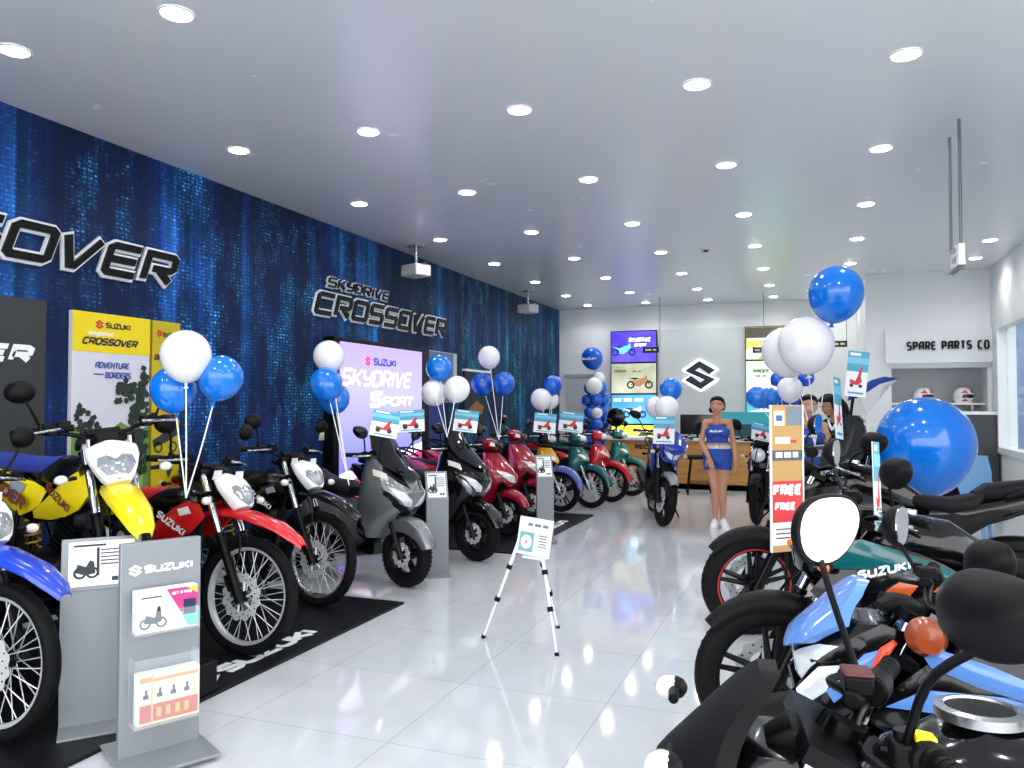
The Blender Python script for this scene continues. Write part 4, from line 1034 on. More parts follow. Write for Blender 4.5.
def promo_card(c, w, h, rz, label, tilt=.25, roll=0, group='promotion cards on the vehicles', stalk=.18, under=None):
    r = E('promotion_card', label, 'card', tuple(c), rz, group)
    r.rotation_euler = (0, roll, rz)
    n = frame_T((0, 0, 0), (1, 0, 0), (0, math.sin(tilt), math.cos(tilt)))
    MB(n).box((0, 0, -.002), (w, h, .004)).build('card_board', M_paper, r)
    card_art(r, w, h, (0, 0, 0), (1, 0, 0), (0, math.sin(tilt), math.cos(tilt)))
    if stalk: MB().bar((0, .01, -h*.48), (0, .03, -h*.5-stalk), .006).box((0, .015, -h*.47), (.05, .025, .03)).build('clip_stalk', M_matt, r)
    return r

# ---------------------------------------------------------------- spec stands
def spec_stand(loc, rz, label, h=.86, w=.30, baseL=.42, card='dark', post_d=.05):
    # upright plate facing local -y, sloped head with a specification sheet
    r = E('specification_stand', label, 'display stand', loc, rz, 'silver specification stands')
    MB().box((0, .03, .006), (w, baseL, .012)).build('base_plate', M_silver, r, bev=.003)
    MB().box((0, .0, h*.40), (w, post_d, h*.80)).build('post', M_silver, r, bev=.004)
    ca, sa = math.cos(.45), math.sin(.45)
    hd = MB(); T = frame_T((0, -.012, h*.80), (1, 0, 0), (0, sa, ca))
    hd.box((0, h*.14, .0), (w, h*.32, .022), T); hd.build('sloped_head', M_silver, r, bev=.004)
    s = MB(T).mat(M_paper).box((0, h*.14, .0125), (w*.82, h*.27, .003)); 
    s.mat(M_ink)
    for k in range(5): s.box((w*(.17), h*(.22-.022*k), .0145), (w*.38, .006, .001))
    s.box((-w*.05, h*.15, .0145), (.012, h*.17, .001))
    for x in (-.27, -.12): s.lathe([(.028, .0140), (.028, .0150), (.018, .0150), (.018, .0140)], c=(w*x, h*.085, 0), n=16)
    s.prism([(-w*.33, h*.09), (-w*.30, h*.14), (-w*.20, h*.12), (-w*.15, h*.16), (-w*.10, h*.15), (-w*.08, h*.08), (-w*.2, h*.07)], .001, Matrix.Translation((0, 0, .0142)))
    for k in range(2): s.box((w*(.16+.12*k), h*.04, .0145), (w*.08, .02, .001))
    s.box((-w*.15, h*.25, .0145), (w*.4, .010, .001))
    s.build('specification_sheet', None, r)
    return r
def brochure_stand(loc, rz):
    r = E('brochure_stand', 'silver SUZUKI brochure stand with two leaflet holders nearest the entrance', 'display stand', loc, rz)
    w, h = .33, .90
    MB().box((0, .0, .007), (w*1.12, .42, .014)).build('base_plate', M_silver, r, bev=.003)
    MB().box((0, .02, h/2), (w, .035, h)).build('back_plate', M_silver, r, bev=.004)
    T = frame_T((0, .0015, 0), (1, 0, 0), (0, 0, 1))
    t = MB(T); slogo(t, .050, .003, Matrix.Translation((-.108, h-.115, 0))); t.build('emblem', M_whiteink, r)
    t = MB(T); text(t, 'SUZUKI', .034, .28, .003, Matrix.Translation((-.068, h-.132, 0)), 0, .26, .98); t.build('lettering', M_whiteink, r)
    def holder(z0, hh, art):
        b = MB().box((0, -.045, z0), (w*.78, .09, .004)).box((0, -.09, z0+hh/2), (w*.78, .004, hh))
        for s in (-1, 1): b.box((s*w*.39, -.045, z0+hh/2), (.004, .09, hh))
        b.build('leaflet_holder', M_acrylic, r)
    holder(.53, .09, 0); holder(.15, .28, 1)
    def leaflets(z0, hh, ww, x, label, kind):
        o = E('leaflet_stack', label, 'leaflets', loc, rz, None)
        MB().box((x, -.05, z0+hh/2), (ww, .055, hh)).build('paper_block', M_paper, o, bev=.002)
        a = MB(frame_T((x, -.0785, z0), (1, 0, 0), (0, 0, 1)))
        q = lambda x0, y0, x1, y1, z=0: a.box(((x0+x1)/2*ww, (y0+y1)/2*hh, .001+z), ((x1-x0)*ww, (y1-y0)*hh, .0015))
        if kind == 0:
            a.mat(mat('magenta print', (196, 60, 130), .4)).prism([(-.02*ww, hh*.98), (.5*ww, hh*.98), (.5*ww, hh*.5), (.22*ww, hh*.38)], .002)
            a.mat(mat('yellow print', (235, 200, 70), .4)).prism([(.30*ww, hh*.98), (.49*ww, hh*.98), (.49*ww, hh*.8)], .003)
            a.mat(mat('turquoise print', (110, 200, 190), .4)).prism([(.22*ww, hh*.38), (.5*ww, hh*.5), (.5*ww, hh*.03), (.34*ww, hh*.03)], .002)
            a.mat(mat('navy print', (30, 42, 80), .4)); q(.26, .32, .46, .68, .002); 
            a.mat(M_whiteink); text(a, 'GET A FREE', .0125, .24, .001, Matrix.Translation((.07*ww, hh*.83, .0035)), .1, .25, .55)
            a.mat(M_ink)
            for x0 in (-.36, -.10): a.lathe([(.022, .001), (.022, .003), (.015, .003), (.015, .001)], c=(x0*ww, hh*.22, 0), n=18)
            a.prism([(-.38*ww, hh*.24), (-.34*ww, hh*.42), (-.2*ww, hh*.34), (-.16*ww, hh*.60), (-.12*ww, hh*.60), (-.09*ww, hh*.26), (-.2*ww, hh*.20)], .002)
            q(-.42, .82, -.1, .85)
        else:
            a.mat(mat('cream print', (238, 222, 190), .4)); q(-.5, .0, .5, 1.0)
            a.mat(mat('brick print', (196, 92, 66), .4)); q(-.47, .06, -.29, .40, .001); q(-.26, .06, .47, .40, .001)
            a.mat(mat('peach print', (226, 150, 90), .4)); q(-.47, .84, -.29, .94, .001); q(-.26, .84, .47, .90, .001)
            a.mat(mat('gold edge', (200, 165, 90), .4)); q(-.285, .0, -.27, 1, .001); q(-.5, 0, .5, .02, .001)
            a.mat(M_paper)
            for i in range(4): q(-.44+.22*i, .46, -.31+.22*i, .78, .0012)
            a.mat(M_ink)
            for i in range(4):
                q(-.42+.22*i, .52, -.33+.22*i, .60, .002); q(-.39+.22*i, .60, -.35+.22*i, .70, .002)
            a.mat(mat('orange spot', (230, 180, 90), .4))
            for i in range(4): q(-.20+.15*i, .14, -.13+.15*i, .32, .002)
        a.build('cover_print', None, o)
        return o
    leaflets(.534, .175, .25, .0, 'stack of GET A FREE scooter leaflets in the upper holder of the SUZUKI stand', 0)
    leaflets(.155, .21, .25, .01, 'stack of cream and red leaflets in the lower holder of the SUZUKI stand', 1)
    return r

# ---------------------------------------------------------------- easel
def easel():
    a = pz(483, 638); b = pz(557, 656); 
    r = E('easel', 'slim white tripod easel standing in the aisle', 'easel', (0, 0, 0))
    mid = (a+b)/2; apex = V((mid.x+.03, mid.y+.16, .74)); back = pz(558, 628)
    top = V((0, 0, 0))
    for f, ins in ((a, -.05), (b, .05), (back, 0)):
        q = V((apex.x+ins*.95, apex.y+ins*-.32 if ins else apex.y+.03, apex.z))
        l = MB().mat(M_white)
        for k0, k1, rr in ((0, .34, .0075), (.34, .62, .010), (.62, 1, .0125)): l.bar(f+(q-f)*k0, f+(q-f)*k1, rr, n=10)
        lo = l.build('leg', None, r)
        for k in (.34, .62): MB().bar(f+(q-f)*(k-.018), f+(q-f)*(k+.018), .019, n=12).build('leg_clamp', M_matt, lo)
        MB().bar(f-V((0, 0, 0)), f+(q-f)*.025, .014, n=12).build('rubber_foot', M_rubber, lo)
    MB().box(tuple(apex), (.15, .05, .06)).build('head_bracket', M_matt, r, bev=.01)
    dirx = (b-a); dirx.z = 0; dirx.normalize()
    # ledge hooks
    c = pd(534, 537, 4.72)
    bz = MB().box((0, 0, 0), (.16, .03, .012), frame_T(c+V((0, 0, -.125)), dirx, dirx.cross(V((0, 0, 1)))*-1))
    bz.build('ledge', M_white, r)
    s = E('notice_board', 'small white notice board with two printed boxes propped on the easel', 'sign', tuple(c), 0)
    yd = V((0, 0, 1))*math.cos(.18)+V((-dirx.y, dirx.x, 0))*math.sin(.18)
    dx2 = (dirx+V((0, 0, -.045))).normalized()
    T = frame_T((0, 0, 0), dx2, yd)
    W, Hh = .245, .225
    MB(T).box((0, 0, -.006), (W, Hh, .010)).build('board', mat('white sign board', (245, 246, 244), .4, emit=None), s)
    p = MB(T); p.mat(mat('grey print', (120, 124, 130), .5))
    dashes(p, .15, .016, 3, .001, Matrix.Translation((-.055, .062, 0)), 3)
    for k in range(5): p.box((.068, .012-.016*k, .0005), (.065-.012*(k % 2), .006, .001))
    p.mat(mat('pale teal print', (120, 178, 186), .5)).box((-.052, -.035, .0005), (.105, .115, .001))
    p.mat(M_paper).lathe([(.042, .0012), (.001, .0014)], c=(-.052, -.035, 0), n=20)
    p.mat(mat('salmon print', (220, 150, 140), .5)).box((-.052, -.035, .002), (.016, .02, .001))
    p.build('print', None, s)

# ---------------------------------------------------------------- wall posters and screens on the mural wall (reads along +Y)
def wallT(y, z, x=0): return frame_T((x, y, z), (0, 1, 0), (0, 0, 1))
def emis(name, col, es): return mat(name, col, .5, emit=col, es=es)
def posters():
    # dark grey poster by the entrance
    r = E('wall_poster', 'dark grey poster with white lettering at the mural end nearest the entrance', 'poster', (WX, 3.3, .55))
    MB().box((.02, 0, .84), (.04, 1.40, 1.69)).build('panel', mat('charcoal poster', (52, 55, 54), .4, noise=.1, nscale=3), r, bev=.004)
    t = MB(wallT(.26, 1.24, .041)); text(t, 'ER', .125, .30, .003, Matrix(), .36, .40, 1.2); t.build('lettering', M_whiteink, r)
    MB().box((.041, .15, .30), (.003, .8, .25)).build('lower_picture', mat('dim green picture', (58, 84, 66), .5), r)
    # yellow poster
    r = E('wall_poster', 'yellow topped SUZUKI CROSSOVER poster with cloudy sky and trees', 'poster', (WX, 4.57, .35))
    W, H = .72, 1.85; z0 = 0
    MB().box((.02, 0, H/2), (.04, W, H)).build('panel', mat('poster sky', (214, 214, 226), .4), r, bev=.003)
    M_y = mat('poster yellow', (238, 214, 12), .4)
    b = MB(); b.box((.0415, 0, H-.15), (.003, W, .30)); b.build('yellow_header', M_y, r)
    t = MB(wallT(-.13, H-.11, .044)); t.mat(M_redink); slogo(t, .07, .002, Matrix.Translation((0, .022, 0))); t.mat(M_ink); text(t, 'SUZUKI', .045, .24, .002, Matrix.Translation((.06, .0, 0)), 0, .24, .85); t.build('brand_print', None, r)
    t = MB(wallT(-.28, H-.245, .044)); t.mat(M_ink); text(t, 'CROSSOVER', .058, .26, .002, Matrix(), .4, .24, .85); t.mat(M_paper); text(t, 'SKYDRIVE', .030, .24, .002, Matrix.Translation((.05, .072, 0)), .3, .28, .9); t.build('title_print', None, r)
    mb_ = mat('slogan blue', (70, 96, 160), .5)
    t = MB(wallT(-.16, H-.42, .0425)); t.mat(mb_); text(t, 'ADVENTURE', .050, .22, .002, Matrix(), .15, .2, .58); text(t, 'BORDERS', .050, .22, .002, Matrix.Translation((.09, -.075, 0)), .15, .2, .58); t.box((.03, -.045, .001), (.09, .010, .002)); t.build('slogan_print', None, r)
    # landscape print: hills and tree masses
    h = MB(wallT(0, 0, .0412)); h.mat(mat('hill green print', (96, 140, 60), .6)).prism([(-W/2, .2), (W/2, .2), (W/2, .98), (.22, .94), (.08, 1.02), (-.08, .92), (-W/2, 1.0)], .002)
    h.mat(mat('meadow print', (150, 180, 90), .6)).prism([(-.1, .2), (.3, .2), (.30, .82), (.1, .92), (-.05, .8)], .003)
    h.build('hill_print', None, r)
    random.seed(3)
    tm = MB(wallT(0, 0, .0445)); tm.mat(mat('tree print', (34, 52, 40), .7))
    def blob(y, z, rr):
        n = 11; tm.prism([(y+rr*(1+.35*random.uniform(-1, 1))*math.cos(2*PI*k/n), z+rr*(1+.35*random.uniform(-1, 1))*math.sin(2*PI*k/n)) for k in range(n)], .0015+.00002*len(tm.v)/11)
    inside = lambda y: max(-W/2+.05, min(W/2-.05, y))
    for k in range(150):
        y = random.uniform(-.33, .02); blob(y, random.uniform(.6, 1.22-(y+.33)*1.0), .022)
    for k in range(150):
        y = random.uniform(.15, .335); blob(y, random.uniform(.6, 1.50-abs(y-.30)*3.2), .020)
    for k in range(40): blob(random.uniform(.02, .3), random.gauss(1.26, .035), .020)
    tm.build('tree_print', None, r)
    # narrow yellow poster
    r = E('wall_poster', 'narrow yellow poster with black pictures beside the tree poster', 'poster', (WX, 5.11, .35))
    W = .30
    MB().box((.02, 0, .925), (.04, W, 1.85)).build('panel', mat('dull yellow poster', (196, 174, 20), .4), r, bev=.003)
    t = MB(wallT(-.06, 1.72, .041)); t.mat(M_redink); slogo(t, .06, .002, Matrix.Translation((-.02, .025, 0))); t.mat(M_ink); text(t, 'SUZUKI', .038, .26, .002, Matrix.Translation((.02, .0, 0)), 0, .22, .6); text(t, 'CROSSOVER', .05, .28, .002, Matrix.Translation((-.07, -.20, 0)), .3, .16, .42); t.build('title_print', None, r)
    t = MB(wallT(0, 0, .041)); t.mat(M_ink).prism([(-.14, .86), (-.02, .92), (.12, .95), (.13, .90), (.0, .84), (-.13, .80)], .003)
    for a in (-.08, .08): t.lathe([(.045, .001), (.045, .003), (.03, .003), (.03, .001)], c=(a, .80, 0), n=18)
    t.prism([(.0, .62), (.05, .70), (.07, .60), (.03, .54)], .003).prism([(-.05, 1.14), (.02, 1.20), (.03, 1.10)], .003).prism([(-.08, .44), (.10, .47), (.10, .42), (-.08, .40)], .003)
    t.build('picture_print', None, r)
    # LED screen
    r = E('led_screen', 'large lit lilac screen reading SKYDRIVE SPORT on the mural wall', 'screen', (WX, 8.53, .30))
    W, H = 1.98, 1.92
    MB().box((.07, .06, H/2), (.14, W+.34, H+.10)).build('cabinet', mat('black screen cabinet', (8, 9, 16), .3), r, bev=.006)
    sm = bpy.data.materials.new('lilac screen picture'); sm.use_nodes = True; nt = sm.node_tree; b = nt.nodes['Principled BSDF']
    tc = nt.nodes.new('ShaderNodeTexCoord'); sp_ = nt.nodes.new('ShaderNodeSeparateXYZ'); nt.links.new(tc.outputs['Object'], sp_.inputs[0])
    mr = nt.nodes.new('ShaderNodeMapRange'); mr.inputs['From Min'].default_value = 0; mr.inputs['From Max'].default_value = H; nt.links.new(sp_.outputs['Z'], mr.inputs['Value'])
    cr = nt.nodes.new('ShaderNodeValToRGB'); e = cr.color_ramp.elements; e[0].position = .0; e[0].color = srgb(80, 90, 235); e[1].position = 1; e[1].color = srgb(172, 152, 250)
    for p, c in ((.25, (120, 120, 255)), (.45, (150, 150, 255)), (.7, (178, 170, 255))):
        k = e.new(p); k.color = srgb(*c)
    nt.links.new(mr.outputs[0], cr.inputs['Fac']); nt.links.new(cr.outputs['Color'], b.inputs['Emission Color']); b.inputs['Emission Strength'].default_value = 1.0; b.inputs['Base Color'].default_value = (.02, .02, .03, 1); b.inputs['Roughness'].default_value = .25
    MB().box((.142, 0, H/2), (.006, W, H)).build('lit_panel', sm, r)
    t = MB(wallT(-.42, H-.24, .146)); t.mat(emis('screen red', (214, 40, 90), .9)); slogo(t, .12, .003, Matrix.Translation((.02, .045, 0))); t.mat(emis('screen navy', (70, 64, 150), .8)); text(t, 'SUZUKI', .095, .26, .003, Matrix.Translation((.16, 0, 0)), 0, .24, .98); t.build('brand_picture', None, r)
    ws = emis('screen white', (250, 250, 255), 1.15)
    t = MB(wallT(-.96, H-.50, .146)); t.mat(ws); text(t, 'SKYDRIVE', .205, .17, .003, Matrix(), .28, .30, .92); text(t, 'S', .20, .27, .003, Matrix.Translation((.62, -.25, 0)), .25, .3, 1.4); text(t, 'PORT', .125, .22, .003, Matrix.Translation((.93, -.235, 0)), .25, .3, 1.45)
    t.build('title_picture', None, r)
    t = MB(wallT(-.30, H-.90, .146)); t.mat(emis('screen pink', (226, 110, 220), .95)); dashes(t, .80, .06, 3, .003, Matrix(), 9); t.build('slogan_picture', None, r)
    t = MB(wallT(0, 0, .146)); t.mat(emis('screen pale band', (236, 226, 246), 1.0)).prism([(-.99, .42), (.99, .70), (.99, .60), (-.99, .30)], .003); t.mat(emis('screen crimson band', (190, 60, 120), .8)).prism([(-.99, .30), (.99, .60), (.99, .34), (-.99, .06)], .003)
    t.build('ribbon_picture', None, r)
    # socket plate left of the screen
    r = E('wall_plate', 'small cream switch plate on the wall beside the lilac screen', 'switch', tuple(pX(321, 434, WX)))
    MB().box((.01, 0, 0), (.02, .085, .14)).build('plate', mat('cream plate', (205, 205, 190), .4), r, bev=.004)
    MB().box((.022, 0, 0), (.006, .03, .05)).build('rocker', M_white, r)
    # farther poster, roll-up and shelf line
    r = E('wall_poster', 'blue framed poster on the mural beyond the lilac screen', 'poster', (WX, 10.42, 1.55))
    MB().box((.015, 0, .36), (.03, .94, .74)).build('frame', mat('poster frame white', (200, 206, 212), .4), r)
    MB().box((.032, -.06, .36), (.006, .80, .72)).build('print', mat('slate blue poster', (88, 112, 160), .4), r)
    t = MB(wallT(0, 0, .036)); t.mat(M_whiteink).prism([(-.30, .64), (-.10, .66), (-.12, .60), (-.30, .59)], .002); t.mat(M_ink).prism([(-.3, .2), (.1, .25), (.2, .1), (-.3, .05)], .002); t.build('poster_graphic', None, r)
    r = E('roll_up_banner', 'plain dark blue roll-up banner beside the lilac screen', 'banner', (WX+.12, 9.97, 0))
    MB().box((0, 0, .82), (.02, .50, 1.52)).build('banner_sheet', mat('royal blue sheet', (28, 46, 130), .5), r)
    MB().box((0, 0, .04), (.14, .54, .08)).bar((-.03, 0, .08), (-.03, 0, 1.58), .01).build('banner_base', M_alu, r)
    r = E('wall_poster', 'dark poster with a white top rail low on the mural near the back wall', 'poster', (WX, 11.65, 1.25))
    MB().box((.015, 0, .38), (.03, .95, .82)).build('panel', mat('night picture', (30, 34, 46), .4), r)
    MB().box((.03, 0, .80), (.06, 1.0, .035)).build('top_rail', M_white, r)
    t = MB(wallT(0, 0, .032)); t.mat(mat('dim orange print', (150, 96, 50), .5)).prism([(-.3, .2), (.0, .32), (.3, .22), (.2, .1), (-.2, .1)], .002); t.build('picture', None, r)

# ---------------------------------------------------------------- back wall: stacked screens, emblem, reception
def moto_art(a, w, h, T, m, m2, sc=1.0, x0=0, y0=0, sporty=True):
    P = lambda x, y: ((x0+x*sc)*w, y0*h+y*sc*w)
    a.mat(m2)
    for x in (-.24, .24): a.lathe([(.105*sc*w, .001), (.105*sc*w, .003), (.062*sc*w, .003), (.062*sc*w, .001)], c=((x0+x*sc)*w, y0*h, 0), n=22, T=T)
    for q in ([(-.24, 0), (-.05, .02), (-.05, .05), (-.24, .02)], [(.24, .0), (.14, .2), (.17, .21), (.265, .0)]): a.prism([P(*p) for p in q], .003, T)
    a.mat(m)
    a.prism([P(x, y) for x, y in ([(-.34, .17), (-.12, .11), (.02, .17), (.13, .19), (.22, .14), (.12, .04), (.0, -.05), (-.12, -.03), (-.14, .07)])], .004, T)
    a.prism([P(x, y) for x, y in ([(.10, .16), (.15, .25), (.19, .23), (.20, .14)])], .004, T)
    a.mat(m2).prism([P(-.30, .18), P(-.12, .13), P(-.02, .17), P(-.1, .19)], .005, T)
def screens():
    def scr(name, label, x0, x1, z0, z1, bg, fn, es=1.0):
        r = E(name, label, 'screen', ((x0+x1)/2, BY-.04, (z0+z1)/2)); w, h = x1-x0, z1-z0
        MB().box((0, 0, 0), (w, .08, h)).build('cabinet', M_black, r)
        MB().box((0, -.042, 0), (w-.035, .006, h-.035)).build('lit_panel', bg, r)
        T = frame_T((0, -.046, 0), (1, 0, 0), (0, 0, 1)); fn(r, w-.04, h-.04, T); return r
    em = emis
    xa, xb = -3.95, -2.98
    zs = [3.05, 2.38, 1.73, 1.10, .72]
    def grad(name, c0, c1, hh, es=1.0):
        m = bpy.data.materials.new(name); m.use_nodes = True; nt = m.node_tree; b = nt.nodes['Principled BSDF']
        tc = nt.nodes.new('ShaderNodeTexCoord'); n = nt.nodes.new('ShaderNodeTexNoise'); n.inputs['Scale'].default_value = 1.6; n.inputs['Detail'].default_value = 5; nt.links.new(tc.outputs['Object'], n.inputs['Vector'])
        cr = nt.nodes.new('ShaderNodeValToRGB'); e = cr.color_ramp.elements; e[0].position = .35; e[0].color = srgb(*c0); e[1].position = .66; e[1].color = srgb(*c1)
        nt.links.new(n.outputs['Fac'], cr.inputs['Fac']); nt.links.new(cr.outputs['Color'], b.inputs['Emission Color']); b.inputs['Emission Strength'].default_value = es; b.inputs['Base Color'].default_value = (.02, .02, .02, 1); b.inputs['Roughness'].default_value = .25
        return m
    def f1(r, w, h, T):
        a = MB(); moto_art(a, w, h, T, em('cyan art', (90, 190, 240), 1), em('navy art', (24, 30, 90), .6), .8, -.22, -.18); a.build('scooter_picture', None, r)
        a = MB(); a.mat(em('art white', (255, 255, 255), 1)); text(a, 'SKYDRIVE', .085, .22, .003, T @ Matrix.Translation((-.10, .10, 0)), .25, .25, .56); text(a, 'SPORT', .06, .3, .003, T @ Matrix.Translation((.02, .0, 0)), .25, .25, .7); a.build('title_picture', None, r)
    scr('display_screen', 'lit purple scooter screen, top of the stack left of the emblem', xa, xb, zs[1], zs[0], grad('purple screen picture', (60, 40, 200), (110, 90, 255), 1, .9), f1)
    def f2(r, w, h, T):
        a = MB(); moto_art(a, w, h, T, em('bronze art', (150, 110, 70), .8), em('black art', (26, 20, 20), .6), .85, .14, -.22); a.build('motorcycle_picture', None, r)
        a = MB(); a.mat(em('olive art', (80, 90, 50), .8)); text(a, 'RAIDER', .06, .3, .003, T @ Matrix.Translation((-.40, .12, 0)), .25, .25, .6); dashes(a, .18, .03, 2, .003, T @ Matrix.Translation((-.02, .13, 0)), 4); a.build('title_picture', None, r)
    scr('display_screen', 'sepia motorcycle screen, middle of the stack left of the emblem', xa, xb, zs[2], zs[1], grad('sepia screen picture', (150, 150, 120), (222, 228, 206), 1, .8), f2)
    def f3(r, w, h, T):
        a = MB(); moto_art(a, w, h, T, em('art white', (255, 255, 255), 1), em('navy art', (24, 30, 90), .6), .75, .02, -.18); a.build('motorcycle_picture', None, r)
        a = MB(); a.mat(em('lime art', (196, 240, 150), 1)); dashes(a, .62, .07, 3, .003, T @ Matrix.Translation((-.42, .16, 0)), 5); a.build('title_picture', None, r)
    scr('display_screen', 'sky blue sport motorcycle screen with lime lettering, low in the stack left of the emblem', xa, xb, zs[3], zs[2], grad('sky blue screen picture', (40, 130, 235), (120, 205, 255), 1, 1.0), f3)
    def f4(r, w, h, T):
        a = MB(); a.mat(em('olive art', (80, 90, 50), .8)).prism([(.0, -.1), (.2, .1), (.3, .05), (.25, -.12)], .003, T); a.build('picture', None, r)
    scr('display_screen', 'bright yellow screen just above the reception desk', xa, xb+.05, zs[4], zs[3], grad('yellow screen picture', (236, 220, 40), (255, 246, 120), 1, 1.0), f4)
    xc, xd = -1.23, -.34
    def g1(r, w, h, T):
        a = MB(); a.mat(em('dark scene art', (70, 66, 56), .6)).box((0, h*.33, .001), (w, h*.33, .003), T); a.mat(em('green art', (84, 180, 50), 1)).box((0, -h*.33, .001), (w, h*.33, .003), T); a.mat(em('art white', (255, 255, 255), 1)).prism([(-w/2, -.3), (-.2, -.3), (.0, -.08), (-.2, -.05), (-w/2, -.12)], .005, T).box((-.1, h*.12, .003), (.6, .05, .003), T); a.build('picture', None, r)
    scr('display_screen', 'green and yellow picture screen, top of the stack right of the emblem', xc, xd, zs[1], zs[0], grad('yellow green screen picture', (190, 200, 60), (236, 226, 90), 1, .9), g1)
    def g2(r, w, h, T):
        a = MB(); moto_art(a, w, h, T, em('green art', (84, 180, 50), 1), em('black art', (26, 20, 20), .6), .8, .30, -.18); a.build('motorcycle_picture', None, r)
        a = MB(); a.mat(em('olive art', (80, 90, 50), .8)); text(a, 'RAIDER', .07, .3, .003, T @ Matrix.Translation((-.30, .08, 0)), .25, .25, .6); dashes(a, .2, .03, 2, .003, T @ Matrix.Translation((-.25, -.0, 0)), 7); a.build('title_picture', None, r)
    scr('display_screen', 'white and green motorcycle screen, middle of the stack right of the emblem', xc, xd, zs[2], zs[1], grad('mint screen picture', (196, 236, 200), (250, 255, 250), 1, 1.0), g2)
    def g3(r, w, h, T):
        a = MB(); a.mat(em('pale aqua art', (190, 240, 240), 1)).prism([(-w/2, .0), (0, .1), (w/2, .02), (w/2, -.06), (-w/2, -.1)], .003, T); a.build('picture', None, r)
    scr('display_screen', 'turquoise screen, lowest of the stack right of the emblem', xc, xd, zs[3]-.1, zs[2], grad('turquoise screen picture', (20, 170, 190), (70, 215, 220), 1, .9), g3)
    # emblem
    r = E('wall_emblem', 'dark S emblem outlined in white light on the back wall', 'emblem', (-2.11, BY-.05, 2.105))
    T = frame_T((0, 0, 0), (1, 0, 0), (0, 0, 1))
    b = MB(); slogo(b, .66, .02, T, 1.10); b.build('lit_backing', emis('emblem edge light', (240, 246, 255), 1.6), r)
    b = MB(frame_T((0, -.025, 0), (1, 0, 0), (0, 0, 1))); slogo(b, .58, .04, Matrix(), 1.06); b.build('emblem_face', mat('dark brushed emblem', (40, 42, 52), .35, metal=.4), r)

